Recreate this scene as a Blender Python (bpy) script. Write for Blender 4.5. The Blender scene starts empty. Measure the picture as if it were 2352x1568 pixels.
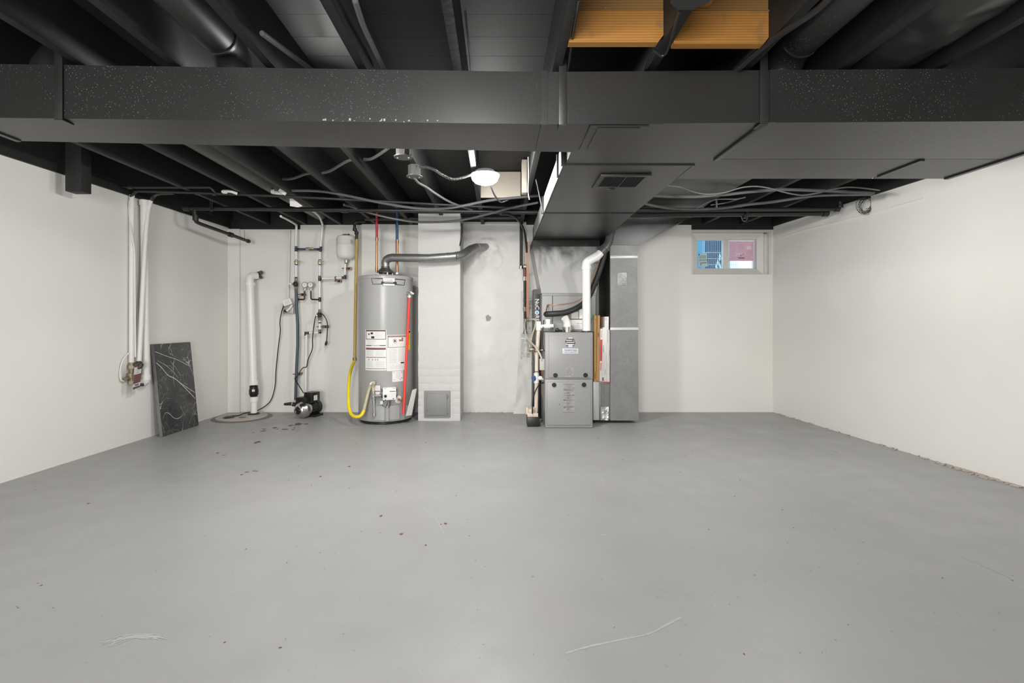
import bpy, bmesh, math, random
from mathutils import Vector, Matrix, noise as mnoise
random.seed(7)
C = bpy.context.scene.collection
SC = bpy.context.scene
PI = math.pi

# ------------------------------------------------------------------ camera, world, light, exposure
FPX, CX, CY, CAMH = 1130.0, 1145.0, 738.0, 1.05
cam_d = bpy.data.cameras.new('camera'); cam = bpy.data.objects.new('camera', cam_d); C.objects.link(cam)
cam.location = (0, 0, CAMH); cam.rotation_euler = (PI/2, 0, 0)
cam_d.sensor_width = 36.0; cam_d.lens = FPX/2352*36.0
cam_d.shift_x = (1176-CX)/2352.0; cam_d.shift_y = -(784-CY)/2352.0
cam_d.clip_start = 0.02
SC.camera = cam
SC.view_settings.view_transform = 'Standard'; SC.view_settings.look = 'None'
SC.view_settings.gamma = 1.0; SC.view_settings.use_curve_mapping = False
SC.view_settings.exposure = 1.10

W = bpy.data.worlds.new('sky'); SC.world = W; W.use_nodes = True
bg = W.node_tree.nodes['Background']; bg.inputs[0].default_value = (0.68, 0.82, 1.0, 1); bg.inputs[1].default_value = 2.0

LAMP_STRENGTH = 145.0
def area(name, loc, target, sx, sy, power, col):
    l = bpy.data.lights.new(name, 'AREA'); l.shape = 'RECTANGLE'; l.size = sx; l.size_y = sy; l.energy = power; l.color = col
    o = bpy.data.objects.new(name, l); C.objects.link(o); o.location = loc
    o.rotation_euler = (Vector(target)-Vector(loc)).to_track_quat('-Z', 'Y').to_euler()
    return o
area('rear_fill', (-0.9, -2.75, 1.15), (0.6, 3.0, 1.0), 2.2, 1.7, 112, (1.0, 0.985, 0.96))  # added fill light behind the camera, not a source of the room

# ------------------------------------------------------------------ helpers
def P(px, py, d): return Vector(((px-CX)*d/FPX, d, CAMH-(py-CY)*d/FPX))
def X(px, d): return (px-CX)*d/FPX
def Z(py, d): return CAMH-(py-CY)*d/FPX

class MB:
    def __init__(s): s.bm = bmesh.new()
    def face(s, pts, smooth=False):
        f = s.bm.faces.new([s.bm.verts.new(p) for p in pts]); f.smooth = smooth; return s
    def hexa(s, p, bevel=0, M=None):
        v = [s.bm.verts.new((M @ Vector(q)) if M else q) for q in p]
        fs = [s.bm.faces.new([v[i] for i in ix]) for ix in ((0,3,2,1),(4,5,6,7),(0,1,5,4),(1,2,6,5),(2,3,7,6),(3,0,4,7))]
        if bevel:
            es = list({e for f in fs for e in f.edges})
            bmesh.ops.bevel(s.bm, geom=es, offset=bevel, segments=2, affect='EDGES', profile=0.6)
        return s
    def box(s, x0, x1, y0, y1, z0, z1, bevel=0, M=None):
        return s.hexa([(x0,y0,z0),(x1,y0,z0),(x1,y1,z0),(x0,y1,z0),(x0,y0,z1),(x1,y0,z1),(x1,y1,z1),(x0,y1,z1)], bevel, M)
    def prism(s, poly, off, smooth=False):
        off = Vector(off); a = [s.bm.verts.new(p) for p in poly]; b = [s.bm.verts.new(Vector(p)+off) for p in poly]
        n = len(poly); s.bm.faces.new(a[::-1]); s.bm.faces.new(b)
        for i in range(n):
            f = s.bm.faces.new((a[i], a[(i+1)%n], b[(i+1)%n], b[i])); f.smooth = smooth
        return s
    def tube(s, pts, r, seg=10, caps=True, closed=False, smooth=True):
        pts = [Vector(p) for p in pts]; n = len(pts)
        rs = r if isinstance(r, (list, tuple)) else [r]*n
        t = []
        for i in range(n):
            if closed: d = pts[(i+1)%n]-pts[i-1]
            else: d = pts[min(i+1,n-1)]-pts[max(i-1,0)]
            t.append(d.normalized() if d.length > 1e-9 else Vector((0,0,1)))
        up = Vector((0,0,1)) if abs(t[0].z) < 0.9 else Vector((1,0,0))
        u = t[0].cross(up).normalized(); rings = []
        for i in range(n):
            u = (u - t[i]*u.dot(t[i]))
            u = u.normalized() if u.length > 1e-6 else t[i].orthogonal().normalized()
            w = t[i].cross(u)
            rings.append([s.bm.verts.new(pts[i]+(u*math.cos(2*PI*k/seg)+w*math.sin(2*PI*k/seg))*rs[i]) for k in range(seg)])
        m = n if closed else n-1
        for i in range(m):
            a, b = rings[i], rings[(i+1)%n]
            for k in range(seg):
                f = s.bm.faces.new((a[k], a[(k+1)%seg], b[(k+1)%seg], b[k])); f.smooth = smooth
        if caps and not closed:
            s.bm.faces.new(rings[0][::-1]); s.bm.faces.new(rings[-1])
        return s
    def cyl(s, a, b, r, r2=None, seg=20): return s.tube([a, b], [r, r if r2 is None else r2], seg)
    def lathe(s, prof, base=(0,0,0), axis=(0,0,1), seg=28, smooth=True):
        base = Vector(base); ax = Vector(axis).normalized(); u = ax.orthogonal().normalized(); w = ax.cross(u)
        rings = []
        for r, h in prof:
            if r < 1e-6: rings.append([s.bm.verts.new(base+ax*h)])
            else: rings.append([s.bm.verts.new(base+ax*h+(u*math.cos(2*PI*k/seg)+w*math.sin(2*PI*k/seg))*r) for k in range(seg)])
        for a, b in zip(rings, rings[1:]):
            for k in range(seg):
                k2 = (k+1) % seg
                if len(a) == 1 and len(b) == 1: continue
                if len(a) == 1: f = s.bm.faces.new((a[0], b[k2], b[k]))
                elif len(b) == 1: f = s.bm.faces.new((a[k], a[k2], b[0]))
                else: f = s.bm.faces.new((a[k], a[k2], b[k2], b[k]))
                f.smooth = smooth
        return s
    def ball(s, c, r, seg=14, n=8, sq=(1,1,1)):
        c = Vector(c)
        rings = []
        for i in range(n+1):
            a = -PI/2+PI*i/n
            if i in (0, n): rings.append([s.bm.verts.new(c+Vector((0,0,math.sin(a)*r*sq[2])))])
            else: rings.append([s.bm.verts.new(c+Vector((math.cos(a)*math.cos(2*PI*k/seg)*r*sq[0], math.cos(a)*math.sin(2*PI*k/seg)*r*sq[1], math.sin(a)*r*sq[2]))) for k in range(seg)])
        for a, b in zip(rings, rings[1:]):
            for k in range(seg):
                k2 = (k+1) % seg
                if len(a) == 1: f = s.bm.faces.new((a[0], b[k], b[k2]))
                elif len(b) == 1: f = s.bm.faces.new((a[k], a[k2], b[0]))
                else: f = s.bm.faces.new((a[k], a[k2], b[k2], b[k]))
                f.smooth = True
        return s
    def patch(s, S, u0, u1, v0, v1, off=0.0008, nu=1):
        for i in range(nu):
            a = u0+(u1-u0)*i/nu; b = u0+(u1-u0)*(i+1)/nu
            f = s.bm.faces.new([s.bm.verts.new(S(q, w, off)) for q, w in ((a,v0),(b,v0),(b,v1),(a,v1))])
        return s
    def poly(s, S, uv, off=0.0008):
        s.bm.faces.new([s.bm.verts.new(S(u, v, off)) for u, v in uv]); return s

def rootloc(p):
    v = Vector((0,0,0))
    while p is not None: v += p.location; p = p.parent
    return v
SPLIT = {'coupling','crimp_ring','tee_fitting','fitting','hinge','foot','hood_leg','screw','bolt','clip','prong','union','vent_slot','crimp_rings','nail_heads','elbow','upper_fittings','corner_flange','tee','lower_tee','jamb_board'}
def obj(name, mb, mat, parent=None, kind=None, label=None, recalc=True):
    if name in SPLIT and parent is not None:
        bm = mb.bm; bm.verts.index_update(); isl = {}; seen = set()
        groups = []
        for v in bm.verts:
            if v in seen: continue
            st = [v]; seen.add(v); g = []
            while st:
                w = st.pop(); g.append(w)
                for e in w.link_edges:
                    o2 = e.other_vert(w)
                    if o2 not in seen: seen.add(o2); st.append(o2)
            groups.append(set(g))
        if len(groups) > 1:
            out = None
            for g in groups:
                m2 = MB(); mp_ = {v: m2.bm.verts.new(v.co) for v in g}
                for f in bm.faces:
                    if f.verts[0] in g:
                        nf = m2.bm.faces.new([mp_[v] for v in f.verts]); nf.smooth = f.smooth
                out = obj(name.rstrip('s') if name in ('crimp_rings','nail_heads') else name, m2, mat, parent, None, label, recalc)
            bm.free(); return out
    me = bpy.data.meshes.new(name)
    if recalc: bmesh.ops.recalc_face_normals(mb.bm, faces=mb.bm.faces[:])
    mb.bm.to_mesh(me); mb.bm.free()
    me.set_sharp_from_angle(angle=0.7)
    if mat is not None: me.materials.append(mat)
    o = bpy.data.objects.new(name, me); C.objects.link(o)
    if parent is not None:
        o.parent = parent; me.transform(Matrix.Translation(-rootloc(parent)))
    if kind: o['kind'] = kind
    if label: o['label'] = label
    return o
def thing(name, label, cat, loc=(0,0,0), group=None):
    o = bpy.data.objects.new(name, None); C.objects.link(o); o.empty_display_size = 0.1
    o.location = loc; o['label'] = label; o['category'] = cat
    if group: o['group'] = group
    return o
def tag(o, label, cat, group=None, kind=None):
    o['label'] = label; o['category'] = cat
    if group: o['group'] = group
    if kind: o['kind'] = kind
    return o
def copytree(o, parent=None):
    c = o.copy(); C.objects.link(c)
    if parent is not None: c.parent = parent
    for ch in list(o.children): copytree(ch, c)
    return c
def text(name, s, size, fn, mat, parent, align='CENTER', bold=0.0, sx=1.0, off=0.0012):
    cu = bpy.data.curves.new('t', 'FONT'); cu.body = s; cu.size = size; cu.align_x = align; cu.align_y = 'CENTER'; cu.offset = bold
    cu.resolution_u = 3
    to = bpy.data.objects.new('t', cu); C.objects.link(to)
    bpy.context.view_layer.update()
    me = bpy.data.meshes.new_from_object(to.evaluated_get(bpy.context.evaluated_depsgraph_get()))
    bpy.data.objects.remove(to); bpy.data.curves.remove(cu)
    me.name = name
    rl = rootloc(parent)
    for v in me.vertices: v.co = fn(v.co.x*sx, v.co.y, off) - rl
    me.materials.clear(); me.materials.append(mat)
    o = bpy.data.objects.new(name, me); C.objects.link(o); o.parent = parent
    return o
def flat(o, eu, ev):
    o = Vector(o); eu = Vector(eu).normalized(); ev = Vector(ev).normalized(); n = eu.cross(ev)
    return lambda u, v, off=0: o+eu*u+ev*v+n*off
def catmull(pts, n=8, closed=False):
    pts = [Vector(p) for p in pts]; out = []; m = len(pts)
    for i in range(m if closed else m-1):
        if closed: p0, p1, p2, p3 = pts[i-1], pts[i], pts[(i+1)%m], pts[(i+2)%m]
        else: p0, p1, p2, p3 = pts[max(i-1,0)], pts[i], pts[i+1], pts[min(i+2,m-1)]
        for k in range(n):
            t = k/n
            out.append(0.5*((2*p1)+(p2-p0)*t+(2*p0-5*p1+4*p2-p3)*t*t+(3*p1-p0-3*p2+p3)*t**3))
    if not closed: out.append(pts[-1])
    return out
def fillet(pts, rad, n=6):
    pts = [Vector(p) for p in pts]; out = [pts[0]]
    for i in range(1, len(pts)-1):
        a, b, c = pts[i-1], pts[i], pts[i+1]
        d1, d2 = (a-b), (c-b); r = min(rad, d1.length*0.49, d2.length*0.49)
        q1, q2 = b+d1.normalized()*r, b+d2.normalized()*r
        for k in range(n+1):
            t = k/n; out.append(q1*(1-t)**2+b*2*t*(1-t)+q2*t*t)
    out.append(pts[-1]); return out
def ribbed(pts, r, step=0.008, amp=0.18):
    pts = [Vector(p) for p in pts]; out = []; rr = []; k = 0
    for a, b in zip(pts, pts[1:]):
        n = max(1, int((b-a).length/(step/2)))
        for i in range(n):
            out.append(a.lerp(b, i/n)); rr.append(r*(1+(amp if k % 2 else -amp))); k += 1
    out.append(pts[-1]); rr.append(r); return out, rr
def fit(mb, p, d, r, l, seg=14):
    p = Vector(p); d = Vector(d).normalized(); mb.tube([p-d*l/2, p+d*l/2], r, seg); return mb

# ------------------------------------------------------------------ materials
def lin(c): c /= 255.0; return c/12.92 if c <= 0.04045 else ((c+0.055)/1.055)**2.4
def rgb(r, g, b): return (lin(r), lin(g), lin(b), 1)
def mat(name, col, rough=0.5, metal=0.0, spec=0.5, var=0.0, scale=8.0, bump=0.0, bscale=60.0, dots=None, stretch=None):
    m = bpy.data.materials.new(name); m.use_nodes = True; nt = m.node_tree; N = nt.nodes; L = nt.links
    b = N['Principled BSDF']; b.inputs['Roughness'].default_value = rough; b.inputs['Metallic'].default_value = metal
    b.inputs['Specular IOR Level'].default_value = spec; b.inputs['Base Color'].default_value = col
    tc = N.new('ShaderNodeTexCoord'); src = tc.outputs['Object']
    if stretch:
        mp = N.new('ShaderNodeMapping'); mp.inputs['Scale'].default_value = stretch; L.new(src, mp.inputs[0]); src = mp.outputs[0]
    out = None
    if var:
        nz = N.new('ShaderNodeTexNoise'); nz.inputs['Scale'].default_value = scale; nz.inputs['Detail'].default_value = 6
        L.new(src, nz.inputs['Vector'])
        mx = N.new('ShaderNodeMix'); mx.data_type = 'RGBA'
        mx.inputs['A'].default_value = tuple(c*(1-var) for c in col[:3])+(1,); mx.inputs['B'].default_value = tuple(min(1, c*(1+var)) for c in col[:3])+(1,)
        L.new(nz.outputs['Fac'], mx.inputs['Factor']); out = mx.outputs['Result']
    if dots:
        vo = N.new('ShaderNodeTexVoronoi'); vo.inputs['Scale'].default_value = dots[0]; L.new(src, vo.inputs['Vector'])
        n2 = N.new('ShaderNodeTexNoise'); n2.inputs['Scale'].default_value = 2.2; L.new(src, n2.inputs['Vector'])
        mr = N.new('ShaderNodeMapRange'); mr.inputs[1].default_value = 0.30; mr.inputs[2].default_value = 0.55; mr.inputs[3].default_value = 0; mr.inputs[4].default_value = dots[1]
        L.new(n2.outputs['Fac'], mr.inputs[0])
        lt = N.new('ShaderNodeMath'); lt.operation = 'LESS_THAN'; L.new(vo.outputs['Distance'], lt.inputs[0]); L.new(mr.outputs[0], lt.inputs[1])
        m2 = N.new('ShaderNodeMix'); m2.data_type = 'RGBA'; m2.inputs['B'].default_value = dots[2]
        if out: L.new(out, m2.inputs['A'])
        else: m2.inputs['A'].default_value = col
        L.new(lt.outputs[0], m2.inputs['Factor']); out = m2.outputs['Result']
    if out: L.new(out, b.inputs['Base Color'])
    if bump:
        nb = N.new('ShaderNodeTexNoise'); nb.inputs['Scale'].default_value = bscale; nb.inputs['Detail'].default_value = 4; L.new(src, nb.inputs['Vector'])
        bp = N.new('ShaderNodeBump'); bp.inputs['Strength'].default_value = bump; bp.inputs['Distance'].default_value = 0.01
        L.new(nb.outputs['Fac'], bp.inputs['Height']); L.new(bp.outputs[0], b.inputs['Normal'])
    return m
M = {}
M['wall'] = mat('wall_paint', (0.77,0.76,0.725,1), 0.42, spec=0.35, var=0.03, scale=3, bump=0.06, bscale=9)
M['parge'] = mat('parged_wall_paint', (0.73,0.72,0.695,1), 0.6, spec=0.3, var=0.09, scale=7, bump=0.5, bscale=22)
M['brick'] = mat('painted_brick', (0.56,0.556,0.54,1), 0.6, spec=0.3, var=0.04, scale=12, bump=0.3, bscale=40)
M['white'] = mat('white_paint', (0.74,0.735,0.71,1), 0.4, spec=0.4, var=0.02)
M['whitepipe'] = mat('painted_pipe', (0.72,0.71,0.68,1), 0.4, spec=0.4, var=0.05, scale=20)
M['pvc'] = mat('white_plastic', (0.82,0.82,0.80,1), 0.3, var=0.02)
M['pvcold'] = mat('stained_plastic', (0.72,0.62,0.52,1), 0.4, var=0.25, scale=10)
M['joist'] = mat('black_painted_wood', (0.016,0.016,0.016,1), 0.60, spec=0.38, var=0.3, scale=10, bump=0.15, bscale=30)
M['sub'] = mat('black_subfloor', (0.018,0.018,0.018,1), 0.6, spec=0.3, var=0.3, scale=6)
M['duct'] = mat('black_painted_metal', (0.018,0.018,0.0178,1), 0.38, spec=0.8, var=0.1, scale=9, bump=0.04, bscale=80)
M['ductdots'] = mat('speckled_black_metal', (0.018,0.018,0.0178,1), 0.38, spec=0.8, var=0.1, scale=9, dots=(95, 0.15, (0.20,0.20,0.197,1)))
M['pipeblk'] = mat('black_pipe', (0.018,0.018,0.018,1), 0.38, var=0.2)
M['conduit'] = mat('painted_conduit', (0.085,0.085,0.085,1), 0.35, var=0.2)
M['black'] = mat('black_plastic', (0.012,0.012,0.012,1), 0.35)
M['shade'] = mat('recess_shade', (0.004,0.004,0.004,1), 0.8)
M['steel'] = mat('stainless_steel', (0.62,0.60,0.57,1), 0.22, metal=1)
M['zinc'] = mat('zinc_fitting', (0.45,0.45,0.44,1), 0.4, metal=0.8, var=0.15, scale=30)
M['brass'] = mat('brass', (0.42,0.33,0.18,1), 0.35, metal=0.8, var=0.2, scale=30)
M['bronze'] = mat('old_bronze', (0.27,0.23,0.16,1), 0.5, metal=0.5, var=0.35, scale=40)
M['copper'] = mat('copper', (0.50,0.24,0.13,1), 0.35, metal=0.85, var=0.25, scale=25)
M['coptube'] = mat('salmon_tubing', (0.62,0.33,0.22,1), 0.4, metal=0.2)
M['heater'] = mat('grey_enamel', (0.365,0.365,0.36,1), 0.28, spec=0.5, var=0.015)
M['furn'] = mat('furnace_grey', (0.29,0.29,0.285,1), 0.35, spec=0.5, var=0.02)
M['furnd'] = mat('furnace_side_grey', (0.24,0.24,0.235,1), 0.4, spec=0.5, var=0.04)
M['paper'] = mat('paper_white', (0.78,0.775,0.75,1), 0.6)
M['ink'] = mat('black_ink', (0.02,0.02,0.02,1), 0.6)
M['greyink'] = mat('grey_ink', (0.42,0.41,0.40,1), 0.6)
M['lightink'] = mat('pale_ink', (0.58,0.575,0.56,1), 0.6)
M['brownink'] = mat('maroon_ink', (0.19,0.075,0.065,1), 0.6)
M['yellow'] = mat('yellow_label', (0.86,0.70,0.01,1), 0.5)
M['hose'] = mat('yellow_hose', (0.85,0.66,0.02,1), 0.35)
M['gasold'] = mat('ochre_coating', (0.50,0.33,0.09,1), 0.45, var=0.15, scale=15)
M['braid'] = mat('cream_braid', (0.52,0.48,0.33,1), 0.45, var=0.2, scale=60)
M['red'] = mat('red_pipe', (0.75,0.045,0.03,1), 0.35)
M['redp'] = mat('red_tubing', (0.5,0.03,0.05,1), 0.35)
M['blue'] = mat('blue_tubing', (0.02,0.09,0.22,1), 0.35)
M['slate'] = mat('slate_blue_tubing', (0.055,0.075,0.11,1), 0.35)
M['clean'] = mat('cleanout_grey', (0.22,0.22,0.215,1), 0.45, var=0.06)
M['cord'] = mat('black_cord', (0.012,0.012,0.012,1), 0.45)
M['lid'] = mat('sump_lid_plastic', (0.43,0.385,0.35,1), 0.5, var=0.1)
M['card'] = mat('brown_cardboard', (0.52,0.29,0.11,1), 0.7, var=0.1, scale=20)
M['wcard'] = mat('white_cardboard', (0.74,0.71,0.68,1), 0.6, var=0.04)
M['redprint'] = mat('red_print', (0.72,0.06,0.07,1), 0.6)
M['green'] = mat('green_card', (0.06,0.2,0.09,1), 0.6)
M['carton'] = mat('charcoal_carton', (0.017,0.017,0.019,1), 0.4, var=0.3, scale=12)
M['bluedot'] = mat('blue_print', (0.1,0.42,0.72,1), 0.5)
M['foil'] = mat('foil_tape', (0.62,0.62,0.61,1), 0.3, metal=0.8, var=0.3, scale=30, bump=0.5, bscale=50)
M['cream'] = mat('cream_plastic', (0.66,0.56,0.44,1), 0.45, var=0.1, scale=20)
M['whip'] = mat('beige_conduit', (0.50,0.46,0.39,1), 0.45)
M['boxgrey'] = mat('pale_grey_box', (0.48,0.48,0.44,1), 0.5)
M['board'] = mat('pale_raw_wood', (0.44,0.40,0.33,1), 0.65, var=0.12, scale=6, stretch=(2,20,20))
M['chip'] = mat('red_brown_primer', (0.16,0.052,0.042,1), 0.6, var=0.2, scale=60)
M['chipd'] = mat('dark_chip', (0.10,0.075,0.065,1), 0.6)
M['scuff'] = mat('pale_scuff', (0.405,0.405,0.40,1), 0.6)
M['flake'] = mat('crumbled_plaster', (0.46,0.40,0.35,1), 0.8, var=0.25, scale=40)
M['rubberj'] = mat('foam_insulation', (0.02,0.02,0.02,1), 0.5, var=0.2)
M['joint'] = mat('gauge_face', (0.8,0.8,0.78,1), 0.4)
M['vinyl'] = mat('vinyl_frame', (0.66,0.655,0.62,1), 0.35, var=0.03, scale=14)
M['oldwood'] = mat('worn_painted_wood', (0.66,0.65,0.60,1), 0.55, var=0.10, scale=25, bump=0.15, bscale=40)
M['whitev'] = mat('white_vinyl_sash', (0.80,0.80,0.82,1), 0.3)

def floor_mat():
    m = bpy.data.materials.new('grey_floor_paint'); m.use_nodes = True; nt = m.node_tree; N = nt.nodes; L = nt.links
    b = N['Principled BSDF']; b.inputs['Specular IOR Level'].default_value = 0.45
    tc = N.new('ShaderNodeTexCoord'); o = tc.outputs['Object']
    def noise(s, d=6):
        n = N.new('ShaderNodeTexNoise'); n.inputs['Scale'].default_value = s; n.inputs['Detail'].default_value = d; L.new(o, n.inputs['Vector']); return n.outputs['Fac']
    def mix(f, A, B):
        x = N.new('ShaderNodeMix'); x.data_type = 'RGBA'; L.new(f, x.inputs['Factor'])
        for k, v in (('A', A), ('B', B)):
            if isinstance(v, tuple): x.inputs[k].default_value = v
            else: L.new(v, x.inputs[k])
        return x.outputs['Result']
    def ramp(f, lo, hi, a=0.0, c=1.0):
        r = N.new('ShaderNodeMapRange'); r.inputs[1].default_value = lo; r.inputs[2].default_value = hi; r.inputs[3].default_value = a; r.inputs[4].default_value = c; L.new(f, r.inputs[0]); return r.outputs[0]
    c = mix(ramp(noise(1.3), 0.3, 0.7), (0.315,0.317,0.314,1), (0.352,0.354,0.352,1))
    c = mix(ramp(noise(0.8, 3), 0.58, 0.72, 0, 0.35), c, (0.37,0.345,0.34,1))
    c = mix(ramp(noise(28, 8), 0.62, 0.75, 0, 0.22), c, (0.26,0.255,0.25,1))
    c = mix(ramp(noise(90, 3), 0.70, 0.74, 0, 0.5), c, (0.21,0.20,0.19,1))
    L.new(c, b.inputs['Base Color'])
    L.new(ramp(noise(5), 0.3, 0.7, 0.34, 0.5), b.inputs['Roughness'])
    bp = N.new('ShaderNodeBump'); bp.inputs['Strength'].default_value = 0.12; bp.inputs['Distance'].default_value = 0.008
    L.new(noise(16), bp.inputs['Height']); L.new(bp.outputs[0], b.inputs['Normal'])
    return m
M['floor'] = floor_mat()
def galv_mat(name, base=0.42, rough=0.42, metal=0.55, sc=90):
    m = bpy.data.materials.new(name); m.use_nodes = True; nt = m.node_tree; N = nt.nodes; L = nt.links
    b = N['Principled BSDF']; b.inputs['Metallic'].default_value = metal; b.inputs['Roughness'].default_value = rough
    tc = N.new('ShaderNodeTexCoord'); v = N.new('ShaderNodeTexVoronoi'); v.inputs['Scale'].default_value = sc; L.new(tc.outputs['Object'], v.inputs['Vector'])
    n = N.new('ShaderNodeTexNoise'); n.inputs['Scale'].default_value = 7; L.new(tc.outputs['Object'], n.inputs['Vector'])
    bw = N.new('ShaderNodeRGBToBW'); L.new(v.outputs['Color'], bw.inputs[0])
    r = N.new('ShaderNodeMapRange'); r.inputs[3].default_value = base*0.78; r.inputs[4].default_value = base*1.22; L.new(bw.outputs[0], r.inputs[0])
    mu = N.new('ShaderNodeMath'); mu.operation = 'MULTIPLY'; L.new(r.outputs[0], mu.inputs[0])
    r2 = N.new('ShaderNodeMapRange'); r2.inputs[3].default_value = 0.8; r2.inputs[4].default_value = 1.2; L.new(n.outputs['Fac'], r2.inputs[0]); L.new(r2.outputs[0], mu.inputs[1])
    cb = N.new('ShaderNodeCombineColor')
    for i in range(3): L.new(mu.outputs[0], cb.inputs[i])
    L.new(cb.outputs[0], b.inputs['Base Color']); return m
M['galv'] = galv_mat('galvanized_steel', 0.24, 0.5, 0.35, 230)
M['flue'] = galv_mat('galvanized_flue', 0.30, 0.40, 0.75, 160)
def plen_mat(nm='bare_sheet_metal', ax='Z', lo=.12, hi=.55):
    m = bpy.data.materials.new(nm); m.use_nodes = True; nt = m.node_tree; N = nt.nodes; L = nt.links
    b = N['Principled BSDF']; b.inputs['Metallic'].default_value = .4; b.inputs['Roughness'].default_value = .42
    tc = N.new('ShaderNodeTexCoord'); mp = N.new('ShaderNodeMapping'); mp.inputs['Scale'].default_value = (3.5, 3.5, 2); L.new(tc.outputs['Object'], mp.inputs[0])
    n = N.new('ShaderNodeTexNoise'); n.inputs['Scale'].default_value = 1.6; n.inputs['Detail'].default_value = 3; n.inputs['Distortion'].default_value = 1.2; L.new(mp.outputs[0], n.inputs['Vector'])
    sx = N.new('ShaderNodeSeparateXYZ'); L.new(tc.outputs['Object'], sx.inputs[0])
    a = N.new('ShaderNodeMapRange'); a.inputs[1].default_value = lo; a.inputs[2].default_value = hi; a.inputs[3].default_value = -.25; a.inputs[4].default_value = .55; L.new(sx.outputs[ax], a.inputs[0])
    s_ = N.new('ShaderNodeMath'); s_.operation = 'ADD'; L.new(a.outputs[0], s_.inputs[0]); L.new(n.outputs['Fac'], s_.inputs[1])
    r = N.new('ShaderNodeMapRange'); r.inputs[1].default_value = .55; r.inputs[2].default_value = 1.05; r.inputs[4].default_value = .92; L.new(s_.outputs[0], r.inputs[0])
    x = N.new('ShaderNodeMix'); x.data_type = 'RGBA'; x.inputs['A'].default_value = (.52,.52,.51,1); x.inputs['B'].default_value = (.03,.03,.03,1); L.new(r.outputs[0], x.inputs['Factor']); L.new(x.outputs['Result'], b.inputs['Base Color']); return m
M['plen'] = plen_mat(); M['fademetal'] = plen_mat('end_darkened_metal', 'Y', 1.5, 2.7)
def wood_mat(nm='orange_pine', ca=(0.30,0.13,0.024,1), cb=(0.40,0.19,0.040,1)):
    m = bpy.data.materials.new(nm); m.use_nodes = True; nt = m.node_tree; N = nt.nodes; L = nt.links
    b = N['Principled BSDF']; b.inputs['Roughness'].default_value = 0.55
    tc = N.new('ShaderNodeTexCoord'); mp = N.new('ShaderNodeMapping'); mp.inputs['Scale'].default_value = (1.6, 30, 30); L.new(tc.outputs['Object'], mp.inputs[0])
    w = N.new('ShaderNodeTexWave'); w.wave_type = 'BANDS'; w.bands_direction = 'Z'; w.inputs['Scale'].default_value = 0.95; w.inputs['Distortion'].default_value = 7; w.inputs['Detail'].default_value = 4; w.inputs['Detail Scale'].default_value = 0.16; w.inputs['Detail Roughness'].default_value = 0.7
    L.new(mp.outputs[0], w.inputs['Vector'])
    x = N.new('ShaderNodeMix'); x.data_type = 'RGBA'; x.inputs['A'].default_value = ca; x.inputs['B'].default_value = cb; L.new(w.outputs['Fac'], x.inputs['Factor'])
    n = N.new('ShaderNodeTexNoise'); n.inputs['Scale'].default_value = 9; n.inputs['Detail'].default_value = 5; L.new(tc.outputs['Object'], n.inputs['Vector'])
    r = N.new('ShaderNodeMapRange'); r.inputs[1].default_value = 0.6; r.inputs[2].default_value = 0.72; r.inputs[4].default_value = 0.6; L.new(n.outputs['Fac'], r.inputs[0])
    y = N.new('ShaderNodeMix'); y.data_type = 'RGBA'; y.inputs['B'].default_value = (0.14,0.09,0.05,1); L.new(x.outputs['Result'], y.inputs['A']); L.new(r.outputs[0], y.inputs['Factor'])
    L.new(y.outputs['Result'], b.inputs['Base Color']); return m
M['pine'] = wood_mat(); M['pine2'] = wood_mat('dull_pine', (0.19,0.095,0.028,1), (0.27,0.145,0.044,1))  # second pine is a darker, duller tone for the upper boards
def marble_mat():
    m = bpy.data.materials.new('black_marble'); m.use_nodes = True; nt = m.node_tree; N = nt.nodes; L = nt.links
    b = N['Principled BSDF']; b.inputs['Roughness'].default_value = 0.22
    tc = N.new('ShaderNodeTexCoord')
    n = N.new('ShaderNodeTexNoise'); n.inputs['Scale'].default_value = 3.5; n.inputs['Detail'].default_value = 5; L.new(tc.outputs['Object'], n.inputs['Vector'])
    ad = N.new('ShaderNodeMix'); ad.data_type = 'VECTOR'; ad.inputs['Factor'].default_value = 0.25; L.new(tc.outputs['Object'], ad.inputs['A']); L.new(n.outputs['Color'], ad.inputs['B'])
    col = None
    for sc, lo, st in ((5.5, 0.012, 0.9), (14, 0.018, 0.30), (28, 0.03, 0.12)):
        v = N.new('ShaderNodeTexVoronoi'); v.feature = 'DISTANCE_TO_EDGE'; v.inputs['Scale'].default_value = sc; L.new(ad.outputs['Result'], v.inputs['Vector'])
        r = N.new('ShaderNodeMapRange'); r.inputs[1].default_value = 0; r.inputs[2].default_value = lo; r.inputs[3].default_value = st; r.inputs[4].default_value = 0; L.new(v.outputs['Distance'], r.inputs[0])
        n2 = N.new('ShaderNodeTexNoise'); n2.inputs['Scale'].default_value = 4+sc*0.3; L.new(tc.outputs['Object'], n2.inputs['Vector'])
        r2 = N.new('ShaderNodeMapRange'); r2.inputs[1].default_value = 0.42; r2.inputs[2].default_value = 0.62; L.new(n2.outputs['Fac'], r2.inputs[0])
        mu = N.new('ShaderNodeMath'); mu.operation = 'MULTIPLY'; L.new(r.outputs[0], mu.inputs[0]); L.new(r2.outputs[0], mu.inputs[1])
        x = N.new('ShaderNodeMix'); x.data_type = 'RGBA'; x.inputs['B'].default_value = (0.62,0.62,0.62,1); L.new(mu.outputs[0], x.inputs['Factor'])
        if col is None:
            z = N.new('ShaderNodeMix'); z.data_type = 'RGBA'; z.inputs['A'].default_value = (0.022,0.022,0.023,1); z.inputs['B'].default_value = (0.085,0.085,0.087,1); L.new(n.outputs['Fac'], z.inputs['Factor']); col = z.outputs['Result']
        L.new(col, x.inputs['A']); col = x.outputs['Result']
    L.new(col, b.inputs['Base Color']); return m
M['marble'] = marble_mat()
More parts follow.
